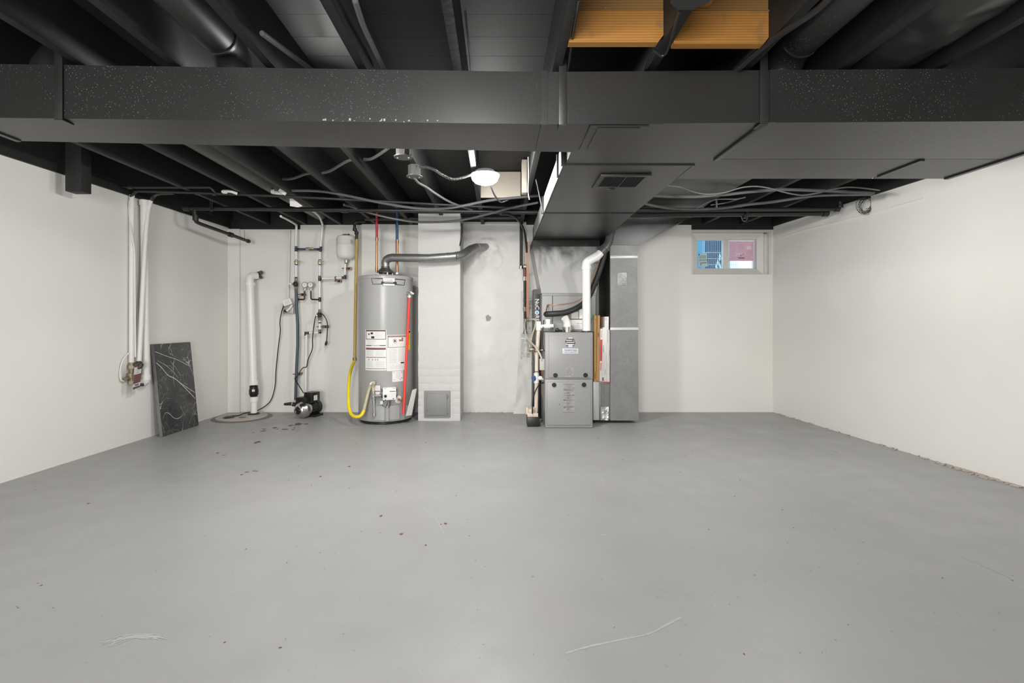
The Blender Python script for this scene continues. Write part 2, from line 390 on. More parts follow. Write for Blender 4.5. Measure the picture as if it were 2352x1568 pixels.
def emit(name, col, s):
    m = bpy.data.materials.new(name); m.use_nodes = True; N = m.node_tree.nodes; b = N['Principled BSDF']
    b.inputs['Base Color'].default_value = (0.8,0.8,0.8,1); b.inputs['Emission Color'].default_value = col; b.inputs['Emission Strength'].default_value = s; return m
M['lamp'] = emit('lamp_glow', (1.0,0.985,0.96,1), LAMP_STRENGTH*0.78)
def glass():
    m = bpy.data.materials.new('window_glass'); m.use_nodes = True; N = m.node_tree.nodes; L = m.node_tree.links
    t = N.new('ShaderNodeBsdfTransparent'); t.inputs[0].default_value = (.94,.96,.96,1)
    g = N.new('ShaderNodeBsdfGlossy'); g.inputs['Roughness'].default_value = .02
    f = N.new('ShaderNodeFresnel'); f.inputs[0].default_value = 1.45; x = N.new('ShaderNodeMixShader')
    L.new(f.outputs[0], x.inputs[0]); L.new(t.outputs[0], x.inputs[1]); L.new(g.outputs[0], x.inputs[2]); L.new(x.outputs[0], N['Material Output'].inputs[0])
    return m
M['glass'] = glass()

# ------------------------------------------------------------------ room shell
ZW, ZJ, ZS = 2.13, 2.17, 2.41         # wall top, joist bottom, subfloor
YB, YF = 5.70, -3.0
XL = lambda y: -3.117-(YB-y)*0.045
XR = lambda y: 3.178+(YB-y)*0.054
b = MB().prism([(XL(YF)-.3,YF-.2,-.08),(XR(YF)+.3,YF-.2,-.08),(XR(YB)+.6,YB+.25,-.08),(XL(YB)-.6,YB+.25,-.08)], (0,0,.08))
floor = obj('floor', b, M['floor'], kind='structure')
b = MB().prism([(XL(YB),YB,0),(XL(YB)-.2,YB,0),(XL(YF)-.2,YF,0),(XL(YF),YF,0)], (0,0,ZW)); wall_left = obj('wall_left', b, M['wall'], kind='structure')
b = MB().prism([(XR(YB),YB,0),(XR(YF),YF,0),(XR(YF)+.2,YF,0),(XR(YB)+.2,YB,0)], (0,0,2.145)); wall_right = obj('wall_right', b, M['wall'], kind='structure')
b = MB().prism([(XL(YF)-.2,YF,0),(XL(YF)-.2,YF-.15,0),(XR(YF)+.2,YF-.15,0),(XR(YF)+.2,YF,0)], (0,0,ZJ)); obj('wall_front', b, M['wall'], kind='structure')
WX0, WX1, WZ0, WZ1 = 2.235, 3.165, 1.595, 2.112
b = MB(); b.box(-3.35,-2.297,YB,YB+.22,0,2.116); b.box(-2.297,-.40,YB,YB+.22,0,2.168)
b.box(.30,WX0,YB,YB+.22,0,2.168); b.box(WX0,WX1,YB,YB+.22,0,WZ0); b.box(WX1,3.45,YB,YB+.22,0,2.14)
wall_back = obj('wall_back', b, M['wall'], kind='structure')
# parged section right of the chimney, slightly uneven
b = MB(); nx, nz = 60, 150; g = [[None]*(nz+1) for _ in range(nx+1)]
for i in range(nx+1):
    for j in range(nz+1):
        x = -.41+.73*i/nx; z = 2.20*j/nz
        y = YB-.02+mnoise.noise((x*3, z*3, 1))*.012+mnoise.noise((x*9, z*9, 4))*.004
        dd = math.hypot(x+.13, z-1.88); y -= (.030*math.exp(-(dd/.16)**2)+.010*math.exp(-((dd-.11)/.025)**2))*(1+.8*mnoise.noise((x*18,z*18,0)))
        d2 = math.hypot(x+.05, z-1.75); y -= .012*math.exp(-((d2-.085)/.014)**2)*(1+.6*mnoise.noise((x*25,z*25,3)))-.004*math.exp(-(d2/.08)**2)
        g[i][j] = b.bm.verts.new((x, y, z))
for i in range(nx):
    for j in range(nz):
        f = b.bm.faces.new((g[i][j], g[i+1][j], g[i+1][j+1], g[i][j+1])); f.smooth = True
b.box(-.41,.32,YB+.04,YB+.22,0,2.2)
obj('parged_section', b, M['parge'], wall_back, recalc=False)
b = MB().box(X(831,5.66),X(908,5.66),5.655,YB+.005,0,2.168,.003); obj('wall_panel', b, M['wall'], wall_back)
b = MB().box(-3.13,-2.985,5.668,YB+.005,0,2.116,.002); obj('corner_board', b, M['wall'], wall_back)
b = MB(); q = [(math.cos(a)*.030*(1+.25*math.sin(3*a+1)), math.sin(a)*.034*(1+.2*math.sin(5*a))) for a in [2*PI*i/16 for i in range(16)]]
b.prism([(X(1121,5.67)+u, 5.662, Z(730,5.67)+v) for u, v in q], (0,.03,0)); obj('plaster_patch', b, mat('bare_mortar', (0.33,0.31,0.28,1), 0.8, var=0.3, scale=60), wall_back)
# faint panel seams (recessed joints) on the walls
b = MB()
for y in (3.55, 4.75): b.box(XL(y)-.004, XL(y)+.0004, y-.0012, y+.0012, 0, ZW-.01)
obj('panel_seam', b, M['wall'], wall_left)
b = MB()
ys = [5.66, 5.2, 4.7, 4.2, 3.8]
b.tube([(XR(y)-.004, y, 2.0+.006*math.sin(y*4)) for y in ys], .005, 6); obj('plaster_ridge', b, M['wall'], wall_right)
# rim joists and sills
b = MB().prism([(XL(YB)+.02,YB,ZW),(XL(YB)-.2,YB,ZW),(XL(YF)-.2,YF,ZW),(XL(YF)+.02,YF,ZW)], (0,0,.31))
trim1 = obj('trim_1', b, M['joist'], kind='structure')
b = MB().prism([(XL(YB)+.045,YB-.005,2.205),(XL(YB)+.02,YB-.005,2.205),(XL(YF)+.02,YF,2.205),(XL(YF)+.045,YF,2.205)], (0,0,.2)); obj('rim_board', b, M['joist'], trim1)
b = MB(); b.box(-3.35,-2.297,YB-.01,YB+.22,2.116,2.44); b.box(-2.297,WX0,YB-.005,YB+.22,2.17,2.44); b.box(WX0,3.45,YB-.01,YB+.22,2.112,2.44)
obj('trim_2', b, M['joist'], kind='structure')
b = MB().prism([(XR(YB)-.02,YB,2.145),(XR(YF)-.02,YF,2.145),(XR(YF)+.2,YF,2.145),(XR(YB)+.2,YB,2.145)], (0,0,.295)); obj('trim_3', b, M['joist'], kind='structure')
b = MB().box(-3.75,3.9,YF-.15,YF+.02,ZJ,2.44); obj('trim_4', b, M['joist'], kind='structure')
# ceiling: slab, planks, joists, blocking
b = MB().box(-3.9,4.0,YF-.2,YB+.25,2.435,2.50); ceiling = obj('ceiling', b, M['sub'], kind='structure')
y = YF+.02; pm = None
while y < YB-.02:
    w = .172
    o = obj('plank', MB().box(-3.5,3.6,y,min(y+w-.002,YB),ZS,ZS+.022), M['sub'], ceiling) if pm is None else None
    if pm is None: pm = o; y0 = y
    else:
        o = pm.copy(); C.objects.link(o); o.location = (0, y-y0, random.uniform(-.0003,.0003))
    y += w
JX = [-2.655,-2.235,-1.825,-1.415,-1.005,-.605,-.182,.26,.68,1.10,1.53,1.95,2.37,2.805]
for x in JX:
    o = obj('joist', MB().box(x-.02,x+.02,YF+.02,YB-.006,ZJ,ZS-.001,.0025), M['joist'], ceiling)
# pine blocking boards
def blockboard(x0, x1, z0, z1, cut=0, dy=0.0, m='pine', name='blocking_board'):
    pts = [(x0,1.965+dy,z0),(x1-cut,1.965+dy,z0),(x1,1.965+dy,z0+cut*1.3),(x1,1.965+dy,z1),(x0,1.965+dy,z1)] if cut else [(x0,1.965+dy,z0),(x1,1.965+dy,z0),(x1,1.965+dy,z1),(x0,1.965+dy,z1)]
    return obj(name, MB().prism(pts, (0,.035,0)), M[m], ceiling, label='unpainted orange pine blocking')
blockboard(.281,.659,2.165,2.292,.022); blockboard(.281,.659,2.295,2.405,dy=.003,m='pine2')
blockboard(.701,1.079,2.158,2.290,.02); blockboard(.701,1.079,2.293,2.405,dy=.003,m='pine2')
o = obj('wood_cleat', MB().box(.80,.838,1.925,1.964,2.30,2.40,.003), M['pine'], ceiling, label='small unpainted wood cleat')
b = MB()
for (px, py) in ((1352,42),(1517,61),(1514,30),(1392,18),(1766,24),(1770,54),(1585,60)):
    p = P(px, py, 1.962); b.cyl(p, p+Vector((0,.01,0)), .0035, seg=8)
obj('nail_heads', b, M['zinc'], ceiling, kind='stuff')
b = MB().box(-.160,.20,4.44,4.46,2.168,2.40,.002); obj('blocking_board', b, M['board'], ceiling, label='unpainted pale board behind the lamp')
b = MB().box(.195,.238,4.10,4.19,2.125,2.40,.003); obj('wood_block', b, M['board'], ceiling, label='unpainted upright lumber block')
b = MB().box(-3.11,-2.995,3.53,3.62,1.985,2.405,.003); obj('wood_block', b, M['joist'], ceiling, label='black block hanging below the sill')

# ------------------------------------------------------------------ chimney
CHX0, CHX1, CHY = -.847, -.405, 5.20
chim = thing('chimney', 'white painted brick chimney stack with a grey cleanout door near the floor', 'chimney', ((CHX0+CHX1)/2, 5.4, 0))
obj('core', MB().box(CHX0+.0015,CHX1-.0015,CHY+.0012,YB+.1,0,2.19), M['brick'], chim)
rows = 28; h = 2.19/rows
for r in range(rows):
    gp = .0009 if r < 8 else .0001; z0, z1 = r*h+gp, (r+1)*h-gp
    w = CHX1-CHX0; cuts = [0, .5, 1] if r % 2 else [0, .24, .76, 1]
    if .02 < (r+.5)*h < .335: cuts = [(0,.11),(.80,1)]
    else: cuts = list(zip(cuts, cuts[1:]))
    for a, c in cuts:
        lowr = 1.0 if r < 8 else .10; j = random.uniform(-.0006,.0016)*lowr; e = random.uniform(-.003,.001) if a == 0 else 0
        obj('brick', MB().box(CHX0+a*w+(gp if a else e), CHX0+c*w-(gp if c < 1 else 0), CHY-j, CHY+.03, z0, z1, gp*1.2 if r < 8 else 0), M['brick'], chim)
    for k in range(2):
        ya = CHY+.03+k*.235+(.1 if r % 2 else 0); yb = min(ya+.232, YB-.02)
        j = random.uniform(-.0006,.0016)*lowr
        obj('brick', MB().box(CHX1-.03, CHX1+j, ya, yb, z0, z1, gp*1.2 if r < 8 else 0), M['brick'], chim)
x0, x1, z0, z1 = -.785, -.508, .035, .318
b = MB(); b.box(x0,x1,CHY-.014,CHY+.02,z0,z1,.008); obj('cleanout_frame', b, M['clean'], chim)
b = MB(); b.box(x0+.028,x1-.035,CHY-.022,CHY-.012,z0+.028,z1-.028,.005)
door = obj('cleanout_door', b, M['clean'], chim)
b = MB()
for z in (z0+.06, z1-.06): b.cyl((x1-.032,CHY-.024,z-.02),(x1-.032,CHY-.024,z+.02),.006,seg=8); b.box(x1-.036,x1-.012,CHY-.020,CHY-.012,z-.01,z+.01)
obj('hinge', b, M['clean'], door)
b = MB().box(x0+.03,x0+.06,CHY-.032,CHY-.02,.125,.135,.002); b.cyl((x0+.052,CHY-.03,.13),(x0+.052,CHY-.012,.13),.008,seg=10); obj('latch', b, M['clean'], door)

# ------------------------------------------------------------------ main ducts
def slab(poly, z0, z1, xb=0.006, front=0.0):
    """sheet-metal section with shallow cross-broken bottom"""
    m = MB(); bm = m.bm; lo = [bm.verts.new((x,y,z0)) for x,y in poly]; hi = [bm.verts.new((x,y,z1)) for x,y in poly]; n = len(poly)
    c = bm.verts.new((sum(p[0] for p in poly)/n, sum(p[1] for p in poly)/n, z0-xb))
    for i in range(n):
        bm.faces.new((lo[(i+1)%n], lo[i], c)); bm.faces.new((lo[i], lo[(i+1)%n], hi[(i+1)%n], hi[i]))
    bm.faces.new(hi); return m
ZD0, ZD1 = 1.92, 2.15
yf = lambda x: 2.17-(.21-x)*.0287 if x < .21 else 2.17-(x-.21)*.016
yb_ = lambda x: 2.52+(x-.21)*.058
trunk = thing('supply_duct', 'wide black painted rectangular supply duct hung across the ceiling with a trunk to the furnace', 'duct', (.4, 2.4, ZD0))
xl = -2.305
obj('duct_section', slab([(xl,yf(xl)),(.195,yf(.195)),(.195,yb_(.195)),(xl,yb_(xl))], ZD0, ZD1, .020), M['ductdots'], trunk)
obj('duct_section', slab([(.20,yf(.2)),(1.16,yf(1.16)),(1.16,2.725),(.372,2.725),(.372,yb_(.372)),(.20,yb_(.2))], ZD0, ZD1, .010), M['duct'], trunk)
obj('duct_section', slab([(1.165,yf(1.165)),(2.715,yf(2.715)),(2.715,2.638),(1.165,2.638)], ZD0, ZD1, .024), M['ductdots'], trunk)
obj('duct_section', slab([(1.085,2.642),(2.272,2.642),(2.272,3.0),(1.085,3.0)], ZD0, ZD1, .017), M['duct'], trunk)
obj('duct_section', slab([(2.278,2.642),(2.715,2.642),(2.715,3.0),(2.278,3.0)], ZD0, ZD1, .006), M['duct'], trunk)
ZT = 2.05
obj('duct_section', slab([(.365,2.73),(1.08,2.73),(1.09,3.948),(.372,3.948)], ZD0, ZT, .008), M['duct'], trunk)
obj('duct_section', slab([(.372,3.953),(1.09,3.953),(1.125,5.29),(.374,5.29)], ZD0, ZT, .022), M['duct'], trunk)
obj('side_panel', MB().hexa([(.358,2.735,ZD0+.001),(.363,2.735,ZD0+.001),(.372,5.285,ZD0+.001),(.367,5.285,ZD0+.001),(.358,2.735,ZT-.001),(.363,2.735,ZT-.001),(.372,5.285,ZT-.001),(.367,5.285,ZT-.001)]), M['fademetal'], trunk, label='bare metal left side darkening towards the furnace end')  # pale metal, darker in patches towards the furnace end
# seam cleats, straps, end flange
def cleat(pts, w): return obj('seam_cleat', MB().tube(pts, w, 4, smooth=False), M['duct'], trunk)
b = MB().box(.188,.215,yf(.2)-.006,yf(.2)+.01,ZD0-.006,ZD1+.002); b.box(.188,.215,yf(.2),yb_(.2)+.004,ZD0-.007,ZD0); obj('seam_cleat', b, M['duct'], trunk)
b = MB().box(1.152,1.178,yf(1.16),2.64,ZD0-.012,ZD0-.001,.002); b.box(1.185,1.215,yf(1.2)-.005,yf(1.2)+.01,ZD0,ZD1); obj('seam_cleat', b, M['duct'], trunk)
b = MB().box(2.262,2.288,2.64,2.94,ZD0-.010,ZD0-.001); obj('seam_cleat', b, M['duct'], trunk)
b = MB().box(2.702,2.728,yf(2.7),2.985,ZD0-.010,ZD0-.001); obj('seam_cleat', b, M['duct'], trunk)
b = MB().box(xl-.012,xl+.012,yf(xl),yb_(xl)-.01,ZD0-.008,ZD0-.001); obj('seam_cleat', b, M['duct'], trunk)
for yy in (2.728, 3.95):
    b = MB().box(.366,1.088,yy-.004,yy+.004,ZD0-.008,ZD0+.001); b.box(.346,.364,yy-.014,yy+.014,ZD0-.006,ZT); obj('seam_cleat', b, M['duct'], trunk)
for yy in (2.95,): obj('seam_cleat', MB().box(.348,.366,yy-.012,yy+.012,ZD0-.006,ZT), M['duct'], trunk)
for x, zt in ((-1.88,2.30),(.282,2.26),(1.158,2.24)):
    y = yf(x)-.010
    b = MB().box(x-.017,x+.017,y,y+.004,ZD0-.006,zt,.001); b.box(x-.017,x+.017,y,y+.06,ZD0-.010,ZD0-.006)
    obj('hanger_strap', b, M['duct'], trunk)
# access cover with lip on the front
b = MB().box(.405,.665,2.172,2.47,ZD0-.010,ZD0-.003); cov = obj('access_cover', b, M['duct'], trunk)
b = MB().box(.440,.630,2.185,2.445,ZD0-.015,ZD0-.009); obj('cover_panel', b, M['duct'], cov)
b = MB().box(.40,.725,yf(.55)-.006,yf(.55)+.002,ZD0-.004,ZD0+.028); obj('front_lip', b, M['duct'], cov)
# register grille in the underside of the trunk
gx0, gx1, gy0, gy1 = .60, .90, 2.885, 3.165
b = MB(); zb = ZD0-.008
b.box(gx0,gx1,gy0,gy0+.025,zb-.008,zb+.004,.002); b.box(gx0,gx1,gy1-.03,gy1,zb-.008,zb+.004,.002); b.box(gx0,gx0+.03,gy0+.025,gy1-.03,zb-.008,zb+.004); b.box(gx1-.03,gx1,gy0+.025,gy1-.03,zb-.008,zb+.004)
reg = obj('register_grille', b, M['duct'], trunk)
obj('throat_shade', MB().box(gx0+.028,gx1-.028,gy0+.023,gy1-.028,zb+.001,zb+.004), M['shade'], reg)  # flat black plate standing in for the shade inside the register
for k in range(20):
    xx = gx0+.036+k*.0120
    obj('slat', MB().hexa([(xx,gy0+.024,zb-.006),(xx+(.006 if k == 10 else .0022),gy0+.024,zb-.006),(xx+(.006 if k == 10 else .0022)+.004,gy0+.024,zb+.001),(xx+.004,gy0+.024,zb+.001),(xx,gy1-.029,zb-.006),(xx+(.006 if k == 10 else .0022),gy1-.029,zb-.006),(xx+(.006 if k == 10 else .0022)+.004,gy1-.029,zb+.001),(xx+.004,gy1-.029,zb+.001)]), M['duct'], reg)
obj('damper_lever', MB().box(.70,.745,gy1-.006,gy1-.002,zb-.018,zb-.006,.001), M['duct'], reg)
# white paint drips on the lower front edge
b = MB()
for k in range(20):
    x = random.gauss(-.66,.10) if k < 12 else random.uniform(-.55,-.24)
    s = random.uniform(.0015,.004); y = yf(x)-.0008; z = ZD0+random.uniform(0,.012)
    b.box(x-s,x+s,y,y+.001,z,z+s*random.uniform(.6,3))
obj('paint_drips', b, M['greyink'], trunk, kind='stuff')

# ------------------------------------------------------------------ round branch ducts
def pipe_thing(name, label, cat, pts, r, m, seg=20, extra=None, group=None, part='pipe'):
    pts = [Vector(p) for p in pts]
    t = thing(name, label, cat, pts[0], group)
    rr = r
    obj(part, MB().tube(pts, rr, seg), m, t)
    if extra:
        for nm, mb, mm in extra: obj(nm, mb, mm, t)
    return t
def round_duct(name, label, x, y_take, y_end, m, r=.082, zc=2.285):
    t = thing(name, label, 'duct', (x, y_take, ZD1))
    s = 1 if y_end > y_take else -1
    obj('takeoff_elbow', MB().tube([(x,y_take,ZD1-.002),(x,y_take,ZD1+.035),(x,y_take+s*.03,ZD1+.09),(x,y_take+s*.09,zc-.005),(x,y_take+s*.15,zc)], [r*.98]*5, 22, smooth=False), m, t)
    obj('pipe', MB().tube([(x,y_take+s*.14,zc),(x,y_end,zc)], r, 24), m, t)
    b = MB(); fit(b, (x,y_take+s*.155,zc), (0,1,0), r+.004, .012, 24); fit(b, (x,y_take+s*.9,zc), (0,1,0), r+.003, .01, 24)
    obj('crimp_ring', b, m, t); return t
round_duct('round_duct', 'black round branch duct running forward above the left part of the supply duct', -1.21, 2.28, -2.6, M['duct'])
round_duct('round_duct', 'black round branch duct running back from the far left end of the supply duct', -2.03, 2.24, 5.6, M['duct'])
round_duct('round_duct', 'speckled black round branch duct running forward on the right side', 1.315, 2.30, -2.6, M['ductdots'], .085)
# flexible foil duct
t = thing('flexible_duct', 'crinkled black foil wrapped flexible duct in the right ceiling bay', 'duct', (1.74, 2.3, ZD1))
b = MB(); n = 150; seg = 28; rings = []
for i in range(n+1):
    f = i/n; y = 2.44-f*4.6; z = 2.262 if f > .06 else 2.250+f*.2
    ring = []
    for k in range(seg):
        a = 2*PI*k/seg; rr = (.135 if f > .03 else .10)*(1+.16*mnoise.noise((math.cos(a)*2, math.sin(a)*2+y*9, y*6))+.12*abs(mnoise.noise((math.cos(a)*5, math.sin(a)*5+y*3, y*18)))+.05*mnoise.noise((math.cos(a)*9, math.sin(a)*9, y*40)))
        ring.append(b.bm.verts.new((1.74+math.cos(a)*rr*1.15, y, z+.012+math.sin(a)*rr*.80)))
    rings.append(ring)
for i in range(n):
    for k in range(seg): b.bm.faces.new((rings[i][k], rings[i][(k+1)%seg], rings[i+1][(k+1)%seg], rings[i+1][k]))
obj('foil_jacket', b, mat('black_foil', (0.022,0.022,0.022,1), 0.28, spec=0.6), t)
obj('collar', MB().cyl((1.74,2.42,ZD1),(1.74,2.42,ZD1+.06),.07), M['duct'], t)

# ------------------------------------------------------------------ return air duct
ret = thing('return_air_duct', 'grey galvanized upright return air duct right of the furnace with black upper part', 'duct', (1.3, 5.3, 0))
RX0, RX1, RY = 1.153, 1.445, 5.07
def rx1(z): return 1.445-.015*(z/1.8)
b = MB().hexa([(RX0,RY,.03),(1.445,RY,.03),(1.445,5.62,.03),(RX0,5.62,.03),(RX0,RY,.972),(1.437,RY,.972),(1.437,5.62,.972),(RX0,5.62,.972)]); obj('duct_section', b, M['galv'], ret)
b = MB().hexa([(RX0,RY,.974),(1.437,RY,.974),(1.437,5.62,.974),(RX0,5.62,.974),(RX0,RY,1.712),(1.43,RY,1.712),(1.43,5.62,1.712),(RX0,5.62,1.712)]); obj('duct_section', b, M['galv'], ret)
b = MB().hexa([(RX0,RY,1.714),(1.43,RY,1.714),(1.43,5.62,1.714),(RX0,5.62,1.714),(RX0,RY,1.835),(1.445,RY,1.835),(1.445,5.62,1.835),(RX0,5.62,1.835)]); obj('duct_section', b, M['galv'], ret)
for z in (.974, 1.713):
    obj('seam_cleat', MB().box(RX0-.003,rx1(z)+.004,RY-.008,RY+.004,z-.014,z+.014,.002), mat('bright_cleat', (0.6,0.6,0.58,1), 0.4, metal=0.3), ret)
obj('side_panel', MB().box(RX0-.006,RX0-.001,RY+.004,5.62,.42,1.83), M['duct'], ret, label='black left side panel')  # black sheet covering the left side above the boot
obj('sheet_patch', MB().box(X(1418,RY),X(1440,RY),RY-.004,RY+.001,Z(655,RY),Z(626,RY),.001), galv_mat('patch_metal', 0.34, 0.45, 0.4, 90), ret, label='square bright metal patch')
# black transition: widens to the right at the top, rounded lower right corner
prof = [(RX0-.004,1.836),(1.448,1.836)]
for k in range(9):
    f = k/8; prof.append((1.46+f*.44, 1.842+f*.235+.012*math.sin(f*PI)))
prof += [(1.965,2.12),(1.985,2.166),(RX0-.004,2.166)]
obj('transition', MB().prism([(x,RY-.004,z) for x,z in prof], (0,.54,0)), M['duct'], ret, label='black painted flared transition')
# panned joist bays
b = MB(); n = 18; pts = []
for k in range(n+1):
    y = 3.0+(RY-3.0)*k/n; z = 2.163-(.045*max(0,(k-13)/5.0)**1.6)
    pts.append((y, z))
for (y0,z0),(y1,z1) in zip(pts, pts[1:]):
    f = b.bm.faces.new([b.bm.verts.new(p) for p in ((1.13,y0,z0),(1.98,y0,z0),(1.98,y1,z1),(1.13,y1,z1))]); f.smooth = True
    f = b.bm.faces.new([b.bm.verts.new(p) for p in ((1.98,y0,z0),(1.98,y1,z1),(1.98,y1,z1+.006),(1.98,y0,z0+.006))])
bmesh.ops.remove_doubles(b.bm, verts=b.bm.verts[:], dist=1e-5)
obj('panning_sheet', b, M['duct'], ret)
# boot at the bottom
obj('boot', MB().box(.985,RX0+.01,5.09,5.58,.03,.418,.003), M['galv'], ret)
obj('boot_cover', MB().box(.975,1.035,5.062,5.092,.035,.43,.003), mat('pale_metal_strip', (0.55,0.55,0.54,1), 0.4, metal=0.3), ret)
obj('stained_strip', MB().box(1.066,1.098,5.080,5.092,.14,.40,.002), mat('stained_metal', (0.2,0.2,0.19,1), 0.5, var=0.3, scale=20), ret)
b = MB(); n = 8
g = [[b.bm.verts.new((1.055+.08*i/6, 5.082-random.uniform(0,.010), .03+.14*j/n)) for j in range(n+1)] for i in range(7)]
for i in range(6):
    for j in range(n): b.bm.faces.new((g[i][j], g[i+1][j], g[i+1][j+1], g[i][j+1]))
obj('foil_tape', b, M['foil'], ret)

# ------------------------------------------------------------------ ceiling lamps
lamp = thing('ceiling_lamp', 'round white flush ceiling lamp glowing between the joists behind the supply duct', 'lamp', (-.10, 3.66, ZJ))
obj('base', MB().lathe([(0,0),(.070,0),(.082,-.020),(.106,-.026),(.108,-.032),(.098,-.034),(0,-.034)], (-.10,3.66,ZJ), seg=32), M['pvc'], lamp)
obj('diffuser', MB().lathe([(.098,-.034),(.102,-.046),(.094,-.068),(.072,-.088),(.038,-.100),(0,-.104)], (-.10,3.66,ZJ), seg=32), M['lamp'], lamp)
for lx, ly, k, lb in ((-.10,.95,.52,'round white ceiling lamp in front of the supply duct, out of view'),
                      (1.95,3.36,.62,'round white ceiling lamp hidden above the right end of the supply duct'),
                      (-1.005,2.80,.95,'added ceiling lamp for fill light, unseen behind the left end of the supply duct')):  # left-hand lamp is added fill to brighten the left and back walls
    c = copytree(lamp); c.location = (lx, ly, ZJ); c['label'] = lb
    for ch in c.children:
        if ch.name.startswith('diffuser'):
            ch.data = ch.data.copy(); ch.data.materials[0] = emit('dimmer_lamp_glow', (1.0,0.985,0.96,1), LAMP_STRENGTH*k)

# junction boxes with covers
def jbox(c, lab, stem=True):
    t = thing('junction_box', lab, 'electrical box', c)
    c = Vector(c)
    oc = lambda r, z: [(c.x+r*math.cos(PI/8+PI/4*k), c.y+r*math.sin(PI/8+PI/4*k), z) for k in range(8)]
    obj('box', MB().prism(oc(.046, c.z-.075), (0,0,.075)), M['conduit'], t)
    obj('cover', MB().prism([(c.x+.058*math.cos(2*PI*k/24), c.y+.058*math.sin(2*PI*k/24), c.z-.081) for k in range(24)], (0,0,.006)), mat('cover_grey', (0.10,0.10,0.10,1), 0.45), t)
    b = MB()
    for s in (-1, 1): b.ball((c.x+s*.035, c.y, c.z-.082), .005, 8, 4)
    obj('screw', b, M['zinc'], t)
    if stem: obj('nipple', MB().cyl(c+Vector((.0,.04,-.03)), c+Vector((0,.11,-.03)), .012, seg=10), M['conduit'], t)
    return t
jbox((-.605,3.54,ZJ), 'black round junction box nearest the armored lamp cable')
jbox((-.605,3.12,ZJ), 'black round junction box tucked behind the supply duct edge')
t = thing('junction_box', 'black octagonal junction box hanging between the orange boards', 'electrical box', (.64,1.61,ZJ))
obj('box', MB().prism([(.635+.065*math.cos(PI/8+PI/4*k), 1.61+.065*math.sin(PI/8+PI/4*k), 2.115) for k in range(8)], (0,0,.055)), M['pipeblk'], t)
obj('cover', MB().prism([(.635+.07*math.cos(PI/8+PI/4*k), 1.61+.07*math.sin(PI/8+PI/4*k), 2.110) for k in range(8)], (0,0,.005)), M['pipeblk'], t)

def cable(name, label, cat, pts, r, m, seg=8, smooth=6, rib=False, group=None, lead=None):
    p = catmull(pts, smooth) if smooth else [Vector(q) for q in pts]
    mb = MB()
    if rib: q, rr = ribbed(p, r); mb.tube(q, rr, seg, smooth=False)
    else: mb.tube(p, r, seg)
    o = obj(name, mb, m); tag(o, label, cat, group); return o
Q = lambda *a: [P(*q) for q in a]
cable('armored_cable', 'ribbed armored cable sagging from the junction box to the glowing lamp', 'cable', Q((962,383,3.5),(982,384,3.5),(1000,391,3.5),(1015,401,3.52),(1038,411,3.54),(1062,408,3.58),(1090,398,3.64)), .010, M['conduit'], rib=True)
cable('armored_cable', 'ribbed armored cable hanging below the lamp towards the conduits', 'cable', Q((1122,415,3.75),(1128,430,3.9),(1136,448,4.1),(1148,463,4.3),(1160,462,4.3),(1172,455,4.35)), .006, M['conduit'], rib=True)
cable('flexible_conduit', 'black conduit leaving the junction box and dropping to the right', 'conduit', Q((952,409,3.55),(962,420,3.62),(980,430,3.72),(1000,444,3.85),(1030,462,4.1),(1060,474,4.35),(1085,482,4.5)), .009, M['conduit'])
cable('flexible_conduit', 'dark conduit snaking through the left ceiling joists', 'conduit', Q((636,411,4.15),(670,410,4.05),(704,399,3.95),(732,398,3.9),(757,393,3.85),(800,369,3.62),(830,366,3.6),(852,365,3.55),(875,352,3.42),(892,340,3.3)), .011, M['conduit'])
cable('armored_cable', 'ribbed armored cable along the joist above the left supply duct', 'cable', Q((600,75,1.95),(650,112,2.1),(715,160,2.35),(740,178,2.5)), .010, M['conduit'], rib=True)
cable('armored_cable', 'ribbed armored cable on the joist left of the ceiling centre', 'cable', Q((815,0,1.75),(835,60,1.92),(862,118,2.12),(884,165,2.32),(890,180,2.4)), .010, M['conduit'], rib=True)
cable('armored_cable', 'ribbed armored cable entering at the top left edge of the picture', 'cable', [(-1.10,1.2,2.30),(-1.06,1.7,2.27),(-1.045,2.1,2.24),(-1.04,2.6,2.24)], .010, M['conduit'], rib=True)
cable('wire_cable', 'thin black wire down the side of the centre ceiling joist', 'cable', Q((1068,22,1.80),(1074,80,1.95),(1079,120,2.1),(1082,165,2.3)), .004, M['cord'])
cable('black_cable', 'black cable kinked along the joist between the orange boards', 'cable', Q((1562,25,1.72),(1552,55,1.80),(1540,95,1.90),(1530,122,2.0),(1518,128,2.02),(1505,118,2.0),(1498,122,2.02),(1480,165,2.2),(1470,190,2.35)), .0055, M['pipeblk'])
cable('black_cable', 'black cable sloping up to the right past the right orange board', 'cable', Q((1700,155,2.12),(1742,118,2.02),(1785,85,1.92),(1830,55,1.80),(1880,20,1.70),(1910,-10,1.62)), .012, M['pipeblk'])
cable('wire_cable', 'thin black wire beside the left edge of the left orange board', 'cable', Q((1330,0,1.72),(1322,45,1.84),(1313,100,2.0),(1305,165,2.2)), .006, M['pipeblk'])

